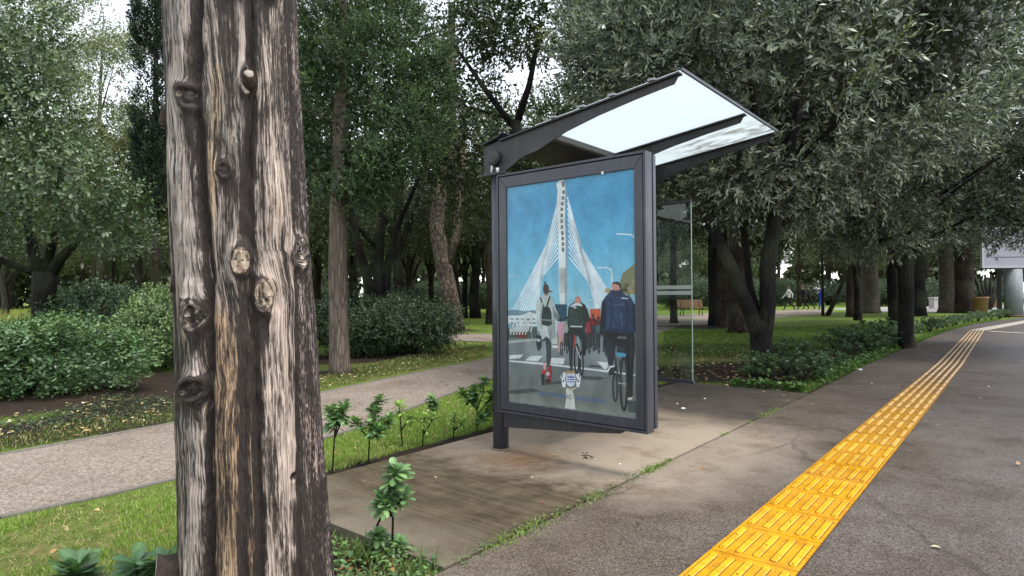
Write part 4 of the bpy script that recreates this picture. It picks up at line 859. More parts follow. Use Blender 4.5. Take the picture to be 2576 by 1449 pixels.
# juniper like cypress right of the big trunk
C0 = G(855, 940)
def tufts(name, lobes, n, seed, cols, per=11, L=.17, nl=10, ll=.05, lw=.02, gap=-.3, fill=900, zmin=-9, tip=(.12, .18, .07), up=.5, mat=None, spread=.55, inner=.2):
    rng = np.random.default_rng(seed); p, d = shell(lobes, n, rng, inner, 2.4, gap, seed, zmin, .2)
    P = (p[:, None] + rng.normal(0, .05, (len(p), per, 3))).reshape(-1, 3); D = unit(d[:, None] * .9 + np.array([0, 0, up]) + rng.normal(0, spread, (len(p), per, 3))).reshape(-1, 3)
    tone = rng.uniform(.7, 1.35, len(p)).repeat(per * nl)
    v, f, c = sprigs(P, D, L * rng.uniform(.7, 1.3, len(P)), nl, ll, lw, rng, (.9, .35), cols, tip, .5)
    c = c * np.repeat(tone, 4)[:, None]
    v, f, c = pack([(v, f, c), filler(lobes, fill, .3, rng, cols[0], .72)])
    return np_mesh(name, v, f, mat or LEAF_MATT, c)
def cyp(mb):
    limbs(mb, [(0, 0, -.1), (0, 0, .1), (-.02, 0, .8), (-.03, 0, 1.8), (-.02, 0, 2.8), (.1, 0, 7)], [.2, .175, .155, .145, .135, .05], 16, .05)
    for k in range(14):
        a = k * 2.4 + .6; z = 2.9 + .3 * k; limbs(mb, [(0, 0, z), (.6 * math.cos(a), .6 * math.sin(a), z + .15), (1.25 * math.cos(a), 1.25 * math.sin(a), z + .1)], [.022, .014, .005], 6)
lobC = [(.35, -.1, 4.6, 1.2, 1.1, 1.6), (1.0, -.2, 4.0, .85, .8, .7), (-.15, -.4, 4.9, .75, .8, .8), (.9, 0, 5.3, .95, .9, .9), (.1, .1, 6.2, 1.2, 1.1, 1.3), (.2, 0, 3.1, .75, .8, .5), (-.35, .1, 3.6, .55, .7, .6), (.7, -.5, 3.3, .5, .5, .4), (1.3, .1, 4.7, .6, .6, .6)]
JUN = [(.045, .078, .034), (.060, .10, .045), (.034, .062, .030), (.075, .12, .052)]
tree('cypress_tree', C0, 'shaggy green cypress with a bare pinkish trunk beside the gravel path', cyp, tufts('juniper_crown', lobC, 900, 31, JUN, zmin=2.55), 'cypress')
# dead twigs hanging under its crown
# narrow dark cypress far left
K0 = PX(393, 19)
tree('cypress_tree', K0, 'narrow dark column cypress behind the left side of the big trunk', lambda mb: limbs(mb, [(0, 0, -.1), (0, 0, 3), (0, 0, 12)], [.16, .12, .03], 10),
     tufts('column_crown', [(0, 0, z, .62 - .02 * abs(z - 7), .62 - .02 * abs(z - 7), 1.0) for z in np.arange(4.6, 13, .8)], 620, 33, [(.016, .030, .018), (.022, .040, .022), (.012, .024, .014)], 9, .3, 8, .1, .035, -.6, 900, 3.6, (.03, .055, .026), 1.3, None, .3), 'brown')

# left broadleaf tree, grey green
L0 = PX(112, 11.2)
def lf(x, z, dep=10.): return Vector(((x - 1288) / F * dep, dep, z)) - L0
def leftT(mb):
    limbs(mb, [(0, 0, -.1), (-.02, 0, .6), (0, 0, 1.25), (.02, 0, 1.75)], [.22, .185, .18, .2], 14)
    limbs(mb, [(.05, 0, 1.6), (.3, 0, 2.0), (.75, -.2, 2.3), (1.4, -.6, 2.45)], [.11, .09, .06, .02], 10); limbs(mb, [(-.05, 0, 1.6), (-.2, 0, 2.1), (-.25, -.2, 3.2), (-.4, -.6, 4.6)], [.12, .10, .07, .03], 10)
    limbs(mb, [(-.1, 0, 1.7), (-.55, -.3, 1.95), (-1.3, -.7, 2.3)], [.07, .055, .03], 8); limbs(mb, [(0, 0, 1.7), (.15, .1, 2.6), (.5, -.3, 3.6)], [.09, .07, .03], 8)
lobL = [(*lf(140, 3.05), .95, .9, .65), (*lf(35, 4.1), .85, .9, .75), (*lf(-70, 5.5), 1.3, 1.2, 1.2), (*lf(-150, 4.2), 1.2, 1., 1.), (*lf(-20, 2.6), .9, .9, .45), (*lf(300, 2.6, 10.6), .75, .7, .5)]
GREYG = [(.08, .125, .06), (.12, .165, .085), (.06, .095, .045), (.10, .145, .068), (.15, .19, .115)]
tree('broadleaf_tree', L0, 'leafy grey green tree with a thick black trunk at the left edge', leftT,
     leaf_crown('left_crown', lobL, 3300, 41, GREYG, .085, .045, LEAF_GLOSS, .32, 9, -.05, 1.95, .2, .2, (.10, .125, .05), .15, broad, 500, .25))
YEL = [(.085, .105, .022), (.12, .13, .03), (.06, .085, .02), (.15, .15, .035)]
Y0 = PX(345, 21)
tree('broadleaf_tree', Y0, 'yellow green autumn tree between the left tree and the column cypress', lambda mb: (limbs(mb, [(0, 0, -.1), (.05, 0, 2.2), (-.1, 0, 4), (.2, 0, 6)], [.16, .12, .09, .03]), limbs(mb, [(0, 0, 3), (-.8, 0, 4.4), (-1.5, 0, 5.6)], [.06, .04, .02]), limbs(mb, [(0, 0, 3), (.7, 0, 4.6), (1.1, 0, 6.1)], [.06, .04, .02])),
     leaf_crown('yellow_crown', [(-.3, 0, 5.6, 1.3, 1.2, .9), (.6, 0, 6.1, .9, .9, .7), (-1.4, 0, 4.6, 1.3, 1.2, .8), (.3, 0, 4.1, 1.3, 1.2, .7), (-2.4, 0, 4.0, 1.2, 1, .7), (1.1, 0, 3.2, .8, .8, .5)], 1900, 42, YEL, .12, .06, LEAF, .4, 8, -.15, 2.4, .35, .2, None, 0, kites, 60, .3, (.05, .06, .015)))
HAZ = [(.16, .19, .10), (.20, .23, .13), (.13, .17, .08), (.22, .23, .12)]  # leaf colours paled to stand in for haze
hz_me = leaf_crown('pale_crown', [(0, 0, 11, 2.2, 2.2, 3.4), (-1.5, 0, 8.4, 1.8, 1.8, 1.8), (1.3, 0, 13.8, 1.6, 1.6, 2), (-.9, 0, 14.5, 1.5, 1.5, 1.8), (1.4, 0, 9.0, 1.5, 1.5, 1.5)], 3300, 43, HAZ, .15, .075, LEAF, .6, 7, -.1, 5, .4, .5, None, 0, kites, 0)
pole = lambda mb: (limbs(mb, [(0, 0, -.1), (.1, 0, 5), (0, 0, 10), (.2, 0, 15)], [.2, .15, .09, .02]), [limbs(mb, [(0, 0, 5 + k), (1.4 * math.cos(k * 2.4), 1.4 * math.sin(k * 2.4), 7.2 + k)], [.05, .015], 6) for k in range(7)])
tree('pale_tree', PX(250, 30), 'tall thin leaved pale tree against the white sky at far left', pole, hz_me, 'grey')
tree('pale_tree', PX(110, 33), 'pale feathery tall tree rising above the grey green tree at left', pole, hz_me, 'grey', rz=2, scale=1.05)
tree('pale_tree', PX(-60, 36), 'pale tall tree at the very left edge behind the grey green one', pole, hz_me, 'grey', rz=4, scale=1.15)

# dark park trees behind
MID2 = [(.030, .050, .016), (.045, .068, .022), (.06, .08, .024)]
DK = [(.032, .050, .017), (.038, .060, .020), (.060, .082, .024), (.022, .036, .013)]
MID = [(.055, .085, .024), (.075, .105, .028), (.04, .064, .02), (.105, .125, .03)]
def variant(seed, cols, c=(0, 0, 6.2), r=(2.4, 2.4, 2.6), k=7, n=1500, ll=.14, lw=.065, gap=-.2, fill=340, zmin=2.6):
    rng = np.random.default_rng(seed)
    return leaf_crown('park_crown', ball_lobes(c, r, k, 1.15, rng, .75), n, seed, cols, ll, lw, LEAF, .5, 8, gap, zmin, .32, .1, None, 0, kites, fill, .45, None)
V = [variant(51, DK), variant(52, MID), variant(53, DK, (.3, 0, 5.2), (2.8, 2.6, 2.2), 8, 1600, .13, .06, -.2, 300, 2.2), variant(54, MID, (0, 0, 5.4), (2.3, 2.3, 2.2), 7, 1300, .13, .07, -.05, 160, 2.0)]
def multi(mb):
    for pts, r in (([(0, 0, -.1), (-.05, 0, .7), (-.22, 0, 1.6), (-.5, 0, 2.7), (-.9, 0, 4.6)], [.17, .14, .12, .1, .05]), ([(.12, 0, -.1), (.1, 0, .9), (.02, 0, 1.9), (.1, 0, 3.2), (.4, 0, 5.2)], [.15, .13, .12, .1, .05]), ([(.16, .05, -.1), (.22, 0, 1.2), (.25, 0, 2.1), (.5, 0, 3.0), (1.2, 0, 4.6)], [.12, .1, .09, .07, .03]), ([(0, 0, 2.4), (-.5, .1, 3.0), (-1.5, .2, 3.6)], [.06, .05, .02])): limbs(mb, pts, r, 10)
tree('park_tree', PX(950, 15), 'dark several stemmed tree behind the low bush right of the big trunk', multi, V[0], rz=.2)
def forked(mb):
    limbs(mb, [(0, 0, -.1), (0, 0, 2), (-.06, 0, 4.2), (-.12, 0, 5.2)], [.2, .15, .12, .13], 12); limbs(mb, [(-.1, 0, 5.0), (-.7, 0, 5.8), (-1.5, .1, 7)], [.08, .06, .03]); limbs(mb, [(-.1, 0, 5.1), (.2, 0, 6.0), (.5, 0, 7.4)], [.09, .07, .03]); limbs(mb, [(-.08, 0, 4.7), (.8, 0, 5.3), (1.9, .1, 6.2)], [.06, .045, .02]); limbs(mb, [(-.3, 0, 5.3), (-1.2, -.1, 5.5), (-2, 0, 6.4)], [.05, .035, .015])
tree('park_tree', PX(1312, 14), 'slim dark forked tree standing behind the back edge of the shelter roof', forked, leaf_crown('thin_crown', [(-1.3, 0, 4.6, 1.2, 1, .7), (1.5, .2, 5.4, 1.1, 1, .8), (.3, 0, 7.6, 1.7, 1.4, .8), (-1.8, 0, 7.0, 1, 1, .8), (.6, .1, 3.8, .9, .9, .5), (.5, .9, 5.4, 1.2, .8, .75), (-.7, .9, 5.3, 1.0, .8, .7), (-1.4, .7, 3.6, .9, .8, .8), (.9, .9, 4.6, .8, .8, .6)], 2500, 57, MID2, .12, .06, LEAF, .4, 8, -.1, 2.5, .3, .1, None, 0, kites, 60, .3), crown_loc=(0, 0, 0))
def pine(mb):
    limbs(mb, [(0, 0, -.1), (-.02, 0, .3), (-.15, 0, 1.2), (-.42, 0, 2.6), (-.62, 0, 3.8), (-.5, 0, 5), (-.1, 0, 7), (.0, 0, 12)], [.45, .36, .32, .3, .28, .26, .24, .12], 18, .04)
    limbs(mb, [(-.3, 0, 2.2), (.1, 0, 3.4), (.25, 0, 5.2), (.4, 0, 8)], [.2, .17, .15, .1], 12)
tree('pine_tree', G(1142, 830), 'big pine with a bent scaly trunk just left of the shelter', pine, leaf_crown('pine_crown', ball_lobes((0, 0, 15), (2.6, 2.6, 1.8), 7, 1.1, np.random.default_rng(5)), 1500, 58, DK, .18, .03, LEAF_MATT, .4, 14, -.1, 6.5, .3, .3, None, 0, kites, 300, .4), 'pine')
def straight(r, h=6): return lambda mb: limbs(mb, [(0, 0, -.1), (0, 0, .25), (r * .1, 0, 1.5), (-r * .1, 0, 3), (0, 0, h)], [r * 1.35, r * 1.08, r, r * .92, r * .5], 12)
specs = [(1820, 821, .24, 'reddish grey trunk in the middle of three standing close together by the forked oak', 'brown', 2), (1856, 838, .27, 'reddish brown trunk right behind the left fork of the V shaped oak', 'brown', 0),
         (1695, 813, .15, 'thin dark trunk in front of the park bench', 'dark', 2), (2142, 797, .24, 'brown trunk left of the thin forked one on the lawn edge', 'brown', 0), (2188, 788, .5, 'thick grey trunk standing left of the dark pavement edge oaks', 'grey', 3),
         (2384, 787, .46, 'straight dark trunk right beside the lamp post', 'grey', 2), (2419, 787, .66, 'very thick dark trunk left of the billboard', 'brown', 0), (15, 800, .2, 'brown trunk at the far left behind the yellow grass', 'brown', 1)]
for i, (x, y, r, lab, bk, v) in enumerate(specs): tree('park_tree', G(x, y), lab, straight(r), V[v], bk, rz=i * 1.3, scale=1.0)
tree('park_tree', G(2158, 806), 'thin dark forked tree on the lawn in front of a brown trunk', lambda mb: (limbs(mb, [(0, 0, -.1), (.02, 0, .4), (.0, 0, 1.5), (-.25, 0, 2.6), (-.5, 0, 4)], [.2, .16, .14, .1, .05]), limbs(mb, [(0, 0, 1.4), (.12, 0, 2.2), (.3, 0, 3.6)], [.13, .11, .06])), V[0], rz=.5)
tree('park_tree', G(2070, 795), 'thin upright sapling beside the walker in blue', straight(.07, 4), None)
tree('park_tree', G(2079, 795), 'thin black trunk leaning far to the right beside the walkers', lambda mb: limbs(mb, [(0, 0, -.1), (.45, 0, .8), (.95, 0, 1.9), (1.6, 0, 3.2)], [.13, .11, .1, .06]), None)
tree('park_tree', PX(2485, 42), 'low tree with several black stems fanning out behind the clay planters', lambda mb: [limbs(mb, [(0, 0, -.1), (.25 * k, 0, .8), (.75 * k, .1 * k, 2.4)], [.16, .12, .06], 8) for k in (-1.6, -.9, -.3, .4, 1.1, 1.9)], V[3], crown_loc=(0, 0, -.1), rz=.1)
# many more trees farther off
rr = random.Random(4); spots = []
fixed = [PX(950, 15), G(1142, 830), PX(1312, 14), A0, B0]
for k in range(900):
    y = rr.uniform(24, 82); x = rr.uniform(-.93 * y, .93 * y)
    if len(spots) > 105: break
    px = 1288 + F * x / y; gy_ = 738 + 1934 / y
    if 60 < px < 420 and y < 40: continue
    if 1640 < px and 765 < gy_ < 795: continue
    if 1650 < px < 2250 and y < 42: continue
    if 1940 < px < 2120 and y < 47: continue
    if px > 2330 and y < 50: continue
    if 1160 < px < 1420 and y < 29 : continue
    if all((x - a) ** 2 + (y - b) ** 2 > (3.0 if y < 45 else 2.4) ** 2 for a, b in spots): spots.append((x, y))
names = ['dark leafy tree among the distant trunks of the park', 'mid green leafy tree among the distant trunks of the park', 'dark wide crowned tree among the distant trunks of the park', 'low pale green tree among the distant trunks of the park']
protos = {}
for a_, b_ in ((1195, 34), (1235, 27), (1150, 46), (1215, 58), (1085, 40), (1255, 40), (2010, 56), (2085, 62), (1960, 70), (2330, 62), (2270, 58), (2440, 60), (1860, 52), (930, 36), (860, 44)): spots.append(PX(a_, b_).xy[:])
for i, (x, y) in enumerate(spots):
    v = rr.choice([1, 3, 3, 1, 3, 0] if y > 40 else [0, 2, 1, 3])  # farther trees mostly take paler crowns, haze put into the colour
    if v not in protos:
        rad = (.17, .2, .22, .15)[v]
        def tf(mb, rad=rad): limbs(mb, [(0, 0, -.1), (.05, 0, 1.2), (-.1, 0, 2.6), (.1, 0, 4.5), (0, 0, 7)], [rad * 1.3, rad, rad * .9, rad * .7, rad * .3], 8); limbs(mb, [(-.05, 0, 2.2), (.5, 0, 3.3), (1.2, .2, 4.6)], [rad * .6, rad * .45, rad * .2], 7); limbs(mb, [(-.05, 0, 2.6), (-.6, .1, 3.6), (-1.3, 0, 4.8)], [rad * .5, rad * .4, rad * .2], 7)
        protos[v] = o = tree('park_tree', (x, y, GZ), names[v], tf, V[v], ('dark', 'brown', 'dark', 'grey')[v], 'distant park trees')
    else: o = copy_tree(protos[v])
    o.location = (x, y, GZ); o.rotation_euler.z = rr.uniform(0, 6.3); s = rr.uniform(.85, 1.3); o.scale = (s, s, s * rr.uniform(.9, 1.25))
# closing mass of far woodland
rng = np.random.default_rng(61); n = 190000
an = rng.uniform(-1.0, 1.0, n); rr_ = rng.uniform(92, 125, n); top = 11 + 5 * vn(an * 14 + 50, an * 0); zz = 2.6 + (top - 2.6) * rng.random(n) ** .9
lowm = rng.random(n) < .32; zz = np.where(lowm, rng.uniform(0, 2.6, n), zz)
pp_ = np.stack([np.sin(an) * rr_, np.cos(an) * rr_, zz + GZ], 1)
keep = (vn(an * 60 + 9, zz * .5 + 7) > .2) & ((vn(an * 30 + 90, zz * 0 + 3) > .45) | ~lowm)
pp_ = pp_[keep]; n = len(pp_)
v, f, c = kites(pp_, rng.normal(size=(n, 3)), rng.normal(size=(n, 3)) + np.array([0, -1, .4]), rng.uniform(.6, 1.2, n), rng.uniform(.4, .8, n), pal([(.085, .12, .05), (.12, .15, .06), (.15, .17, .075), (.07, .10, .045)], n, rng))  # leaf colours lightened to paint in the distance haze
tag(link('far_woodland', np_mesh('far_woodland', v, f, LEAF, c)), 'unbroken belt of far trees closing the park behind the lawns', 'woodland', kind='stuff')

# ---------------------------------------------------------------- bushes
def bush_mesh(seed, lobes, n, cols, ll=.062, lw=.034, tip=None, fill=350):
    return leaf_crown('bush_leaves', lobes, n, seed, cols, ll, lw, LEAF, .26, 9, -.55, .14, .16, .35, tip, .35, broad, fill, .18, None, 3)
BUG = [(.085, .16, .065), (.12, .205, .085), (.062, .12, .05), (.11, .19, .06)]; BUD = [(.034, .062, .026), (.046, .080, .034), (.027, .05, .022)]
blob1 = [(0, 0, .62, .95, .9, .48), (.55, -.25, .55, .55, .5, .35), (-.5, -.3, .66, .55, .5, .4), (0, .4, .75, .6, .5, .42), (.2, -.5, .5, .5, .45, .33)]
blob2 = [(0, 0, .7, .85, .8, .55), (.4, -.2, .75, .5, .5, .42), (-.4, -.3, .6, .5, .5, .4), (.1, .2, .9, .5, .5, .38)]
bm1 = bush_mesh(71, blob1, 1700, BUG, tip=(.10, .17, .06)); bm2 = bush_mesh(72, blob2, 1600, [(.12, .19, .075), (.15, .23, .085), (.09, .15, .06), (.17, .24, .10)], tip=(.2, .28, .09)); bm4 = bush_mesh(74, blob1, 1700, [(.055, .098, .05), (.07, .12, .06), (.045, .08, .04)], tip=(.09, .14, .06)); bm3 = bush_mesh(73, blob1, 1700, BUD, .055, .03, (.05, .085, .03))
def bush(loc, me, label, s=1., rz=0, sz=1., group='rounded park bushes'):
    t = empty('bush', loc, rz); t.scale = (s, s, s * sz); tag(t, label, 'bush', group)
    mb = MB(); r_ = random.Random(int(abs(loc[0]) * 100))
    for k in range(11):
        a = k * 2.4; q = r_.uniform(.3, .7); limbs(mb, [(.08 * math.cos(a), .08 * math.sin(a), -.02), (q * .5 * math.cos(a), q * .5 * math.sin(a), .3), (q * math.cos(a), q * math.sin(a), .7)], [.018, .014, .006], 6)
    mb.build('stem', BARK['dark'], t); link('foliage', me, t)
bush(G(120, 990), bm1, 'wide bluish green bush nearest the gravel path at the left edge', 1.08, .3, .72)
bush(PX(-70, 8.6), bm1, 'bluish green bush cut off by the left edge of the view', 1.1, 2.2, .66)
bush(PX(275, 11.8), bm4, 'dark topped bush behind the other two at the left', 1.12, 1.2, 1.05)
bush(G(425, 925), bm2, 'yellowish green round bush against the left side of the big trunk', .98, .8, 1.05)
bush(G(905, 893), bm3, 'dark green bush right behind the pinkish cypress trunk', 1.0, .4, 1.0); bush(G(1035, 893), bm3, 'dark green bush to the right of the pinkish cypress trunk', .92, 2.6, 1.05); bush(PX(985, 14.2), bm3, 'small dark bush peeking over the pair beside the cypress trunk', .9, 4, 1.15)
bush(G(700, 900), bm3, 'dark bush hidden mostly behind the big trunk', .9, 5)
bush(PX(1000, 30), bm3, 'far rounded dark bush above the pair beside the cypress', 1.2, 1, 1.2)
rb = random.Random(19)
for k in range(34):
    dd = rb.uniform(48, 74); xx_ = rb.choice((rb.uniform(-40, 1230), rb.uniform(1650, 2560), rb.uniform(960, 1230)))
    if 1940 < xx_ < 2120 and dd < 52: continue
    sc_ = rb.uniform(1.3, 2.1); o = empty('park_bush', PX(xx_, dd), rb.uniform(0, 6)); o.scale = (sc_ * 1.3, sc_, sc_); tag(o, 'distant rounded bush among the far trunks', 'bush', 'distant bushes'); link('foliage', bm4 if k % 2 else bm3, o)
# tall yellowish grass behind the left tree
rng = np.random.default_rng(81); n = 5000; q = np.stack([rng.uniform(-14.5, -8.8, n), rng.uniform(15, 18, n), np.full(n, GZ)], 1)
v, f, c = kites(q, np.array([0, 0, 1.]) + rng.normal(0, .2, (n, 3)), rng.normal(size=(n, 3)), rng.uniform(.5, 1.1, n), .03, pal([(.26, .28, .07), (.34, .33, .10), (.20, .24, .06)], n, rng))
tag(link('tall_grass', np_mesh('tall_grass', v, f, GRASSM, c)), 'patch of tall yellow green grass behind the left tree', 'grass', kind='stuff')

# ---------------------------------------------------------------- young pittosporum plants
def rosettes(name, heads, seed, cols, ll=.07, lw=.026, mat=None, n=(15, 20)):   # heads: (x, y, z, size, up)
    rng = np.random.default_rng(seed); parts = []
    for x, y, z, s, tilt in heads:
        k = rng.integers(*n); a = np.arange(k) * 2.4 + rng.uniform(0, 6); e = np.linspace(1.15, .1, k) + rng.normal(0, .1, k) + tilt
        d = np.stack([np.cos(a) * np.cos(e), np.sin(a) * np.cos(e), np.sin(e)], 1); up = np.stack([-np.cos(a) * np.sin(e), -np.sin(a) * np.sin(e), np.cos(e)], 1)
        L = ll * s * np.linspace(.7, 1.15, k) * rng.uniform(.6, 1.12, k); d = unit(d + rng.normal(0, .16, d.shape)); pos = np.array([x, y, z]) + d * .004 - np.array([0, 0, 1]) * np.linspace(0, .035 * s, k)[:, None]
        tone = np.linspace(1.2, .8, k)[:, None]
        parts.append(fineleaf(pos, d, up, L, lw * s * rng.uniform(.85, 1.15, k), pal(cols, k, rng) * tone, .16, rng.uniform(.1, .4, k)[:, None]))
    v, f, c = pack(parts); return np_mesh(name, v, f, mat or LEAF_GLOSS, c, True)
PIT = [(.11, .205, .075), (.14, .24, .085), (.09, .17, .066)]; PALEP = [(.24, .36, .08), (.28, .40, .11), (.19, .30, .07)]
def plant(x, y, label, stems, cols=PIT, seed=1, ll=.095, lw=.040, name='young_shrub', loc=None, group='young shrubs at the edge of the slab', mat=None):
    loc = loc or G(x, y); t = empty(name, loc); tag(t, label, 'plant', group); mb = MB(); heads = []
    for pts, hs in stems:
        limbs(mb, pts, [.0035 + .003 * (1 - i / len(pts)) for i in range(len(pts))], 7)
        tipv = pts[-1]; heads.append((*tipv, hs, 0)); rr2 = random.Random(seed * 31 + len(heads))
        for f_, k_ in ((.7, .9), (.4, .8), (.1, .6)): m_ = Vector(pts[-2]).lerp(Vector(tipv), f_); heads.append((m_.x + rr2.uniform(-.03, .03), m_.y + rr2.uniform(-.03, .03), m_.z, hs * k_ * rr2.uniform(.6, 1.25), -.2 - .2 * (1 - f_)))
    rl = random.Random(seed * 7); t.rotation_euler = (R(rl.uniform(-7, 7)), R(rl.uniform(-7, 7)), rl.uniform(-.3, .3))
    mb.build('stem', BARK['brown'], t); link('foliage', rosettes('young_leaves', heads, seed, cols, ll, lw, mat), t); return t
plant(836, 1190, 'slender shrub with dark rosettes right beside the big trunk', [([(0, 0, -.02), (.0, 0, .3), (-.04, 0, .45)], 1.05), ([(0, 0, .25), (.04, 0, .36), (.06, -.03, .47)], 1.05), ([(0, 0, .25), (.02, -.03, .36), (.02, -.04, .40)], .9)], seed=2)
plant(926, 1172, 'full dark green young shrub with a pale top, second from the trunk', [([(0, 0, -.02), (.0, 0, .25), (.03, 0, .40)], 1.15), ([(0, 0, .2), (.02, .03, .38), (.06, .03, .50)], 1.0), ([(0, 0, .2), (-.08, 0, .28), (-.11, 0, .33)], .9), ([(0, 0, .2), (.1, 0, .3), (.14, -.02, .36)], .9), ([(0, 0, .2), (.05, -.05, .25), (.06, -.08, .29)], 1.1)], seed=3)
plant(1013, 1128, 'pale yellow green young shrub in the middle of the row behind the slab', [([(0, 0, -.02), (0, 0, .25), (.0, 0, .36)], 1.0), ([(0, 0, .15), (.06, 0, .22), (.09, 0, .26)], .8)], PALEP, 4, .10, .026)
plant(1063, 1122, 'small pale sprig with thin leaves right of the yellow green shrub', [([(0, 0, -.02), (0, 0, .15), (.0, 0, .25)], .8), ([(0, 0, .1), (.06, 0, .2), (.08, 0, .27)], .7)], PALEP, 5, .095, .025)
plant(1092, 1055, 'small dark rosette shrub at the edge of the gravel path', [([(0, 0, -.02), (0, 0, .12), (0, 0, .22)], 1.0), ([(0, 0, .08), (.02, 0, .14), (.0, .02, .17)], .9)], seed=6)
plant(1200, 1085, 'bushy dark young shrub right beside the grey shelter post', [([(0, 0, -.02), (0, 0, .25), (-.03, 0, .40)], 1.0), ([(0, 0, .2), (.06, 0, .36), (.07, 0, .48)], 1.0), ([(0, 0, .2), (-.1, 0, .3), (-.16, 0, .36)], .95), ([(0, 0, .1), (.07, 0, .18), (.12, 0, .22)], 1.0), ([(0, 0, .15), (.1, .04, .28), (.14, .05, .34)], 1.0), ([(0, 0, .2), (-.03, .05, .3), (-.06, .06, .33)], .9), ([(0, 0, .05), (.05, -.05, .12), (.09, -.07, .15)], .9)], seed=7)
plant(1140, 1105, 'low pale green seedling between the small rosette and the post', [([(0, 0, -.02), (0, 0, .14), (0, 0, .22)], .8), ([(0, 0, .08), (.06, .03, .14), (.08, .04, .18)], .7)], PALEP, 12, .085, .026)
plant(955, 1395, 'tall two stemmed young shrub in front of the slab corner', [([(-.05, 0, -.03), (-.01, 0, .15), (.04, .0, .26), (.05, 0, .33)], .95), ([(.06, .0, -.03), (.07, 0, .2), (.075, 0, .36), (.085, 0, .44)], 1.0), ([(.06, 0, .2), (.05, -.03, .28), (.03, -.05, .31)], .9), ([(.06, 0, .2), (.1, 0, .27), (.13, 0, .31)], .8), ([(-.04, 0, 0.02), (-.02, -.02, .1), (.0, -.03, .13)], .8), ([(.07, 0, .02), (.09, -.01, .06), (.11, -.03, .08)], .7)], seed=8, ll=.085, lw=.036)
BIGP = [(.07, .14, .05), (.09, .17, .055), (.08, .15, .065)]
for x, y, lab, sd in ((200, 1520, 'large glossy rosette at the bottom edge farthest left', 9), (352, 1506, 'large glossy double rosette at the bottom edge left of the trunk', 10), (462, 1505, 'bright green rosette touching the foot of the big trunk', 11)):
    hs = [([(0, 0, -.02), (0, 0, .09), (.0, 0, .15)], 1.25)] + ([([(0, 0, 0), (.06, 0, .1), (.11, 0, .15)], 1.1)] if sd != 9 else [])
    plant(x, y, lab, hs, BIGP if sd != 11 else [(.08, .17, .03), (.10, .20, .04)], sd, .105, .048)
# row of shrubs along the pavement
def shrub_me(seed, cols):
    rng = np.random.default_rng(seed); h = []
    for k in range(34):
        a = rng.uniform(0, 6.3); r_ = .38 * rng.random() ** .6; h.append((r_ * math.cos(a), r_ * math.sin(a), .18 + .34 * rng.random() * (1 - (r_ / .5) ** 2 * .6), rng.uniform(.9, 1.4), 0))
    return rosettes('shrub_leaves', h, seed, cols, .085, .032)
SHV = [shrub_me(91, [(.065, .105, .06), (.08, .125, .07)]), shrub_me(92, [(.055, .09, .05), (.07, .11, .062)]), shrub_me(93, [(.09, .145, .06), (.075, .12, .06)])]
stem_mb = MB()
for k in range(7): a = k * 2.4; limbs(stem_mb, [(0, 0, -.02), (.08 * math.cos(a), .08 * math.sin(a), .15), (.2 * math.cos(a), .2 * math.sin(a), .36)], [.01, .008, .004], 6)
stem_me = stem_mb.mesh('shrub_stem', BARK['dark'])
rs = random.Random(8); row = []
s = 4.75
while s < 36:
    edge = float(np.interp(s, [4, 8, 13, 20, 25.5, 29, 34], [1.0, 1.0, 1.0, 1.15, 1.5, 2.0, 2.9])); row.append((edge - rs.uniform(.15, .35), s, rs.uniform(.6, .95)))
    if s < 16 and rs.random() < .55: row.append((edge - rs.uniform(.55, .9), s + rs.uniform(-.2, .2), rs.uniform(.7, 1.15)))
    s += rs.uniform(.5, .95) if s < 14 else rs.uniform(.65, 1.0)
for p_, s_ in ((.2, 4.75), (-.25, 4.8), (-.6, 4.9), (.55, 4.85), (.3, 5.3), (-.2, 5.4)): row.append((p_, s_, rs.uniform(.75, 1.15)))
words_ = ['thick dark glossy shrub', 'dull bluish shrub', 'lighter green shrub']
for i, (p_, s_, sc) in enumerate(row):
    if s_ < 20 and vn(np.array([s_ * .9 + 3]), np.array([p_ * 1.5 + 9]))[0] < .36: continue
    if abs(p_ - .63) < .3 and 8.2 < s_ < 8.9: continue
    o = empty('low_shrub', W(p_, s_, GZ), rs.uniform(0, 6.3)); o.scale = (sc,) * 3; k = rs.choice((0, 0, 1, 1, 2))
    tag(o, words_[k] + ' in the row planted along the pavement edge', 'shrub', words_[k] + 's along the pavement edge'); link('foliage', SHV[k], o); link('stem', stem_me, o)

# ---------------------------------------------------------------- grass, weeds, fallen leaves
def inpoly(P, poly):
    x, y = P[:, 0], P[:, 1]; r = np.zeros(len(P), bool); j = len(poly) - 1
    for i in range(len(poly)):
        (xi, yi), (xj, yj) = poly[i][:2], poly[j][:2]; c = ((yi > y) != (yj > y)) & (x < (xj - xi) * (y - yi) / (yj - yi + 1e-12) + xi); r ^= c; j = i
    return r
def fill_poly(poly, n, rng):
    a = np.array([p[:2] for p in poly]); lo, hi = a.min(0), a.max(0); out = []
    while sum(map(len, out)) < n: P = rng.uniform(lo, hi, (n, 2)); out.append(P[inpoly(P, poly)])
    return np.concatenate(out)[:n]
def blades(P, rng, h, wd, cols, z=GZ, lean=.45):
    n = len(P); q = np.column_stack([P, np.full(n, z)])
    return kites(q, np.array([0, 0, 1.]) + rng.normal(0, lean, (n, 3)) * np.array([1, 1, .2]), rng.normal(size=(n, 3)), h * rng.uniform(.4, 1.2, n), wd, pal(cols, n, rng), .45, 0)
GG = [(.21, .36, .05), (.27, .42, .08), (.16, .29, .045), (.33, .43, .11)]; GD = [(.42, .36, .18), (.36, .33, .14), (.5, .42, .24)]
rng = np.random.default_rng(101); parts = []
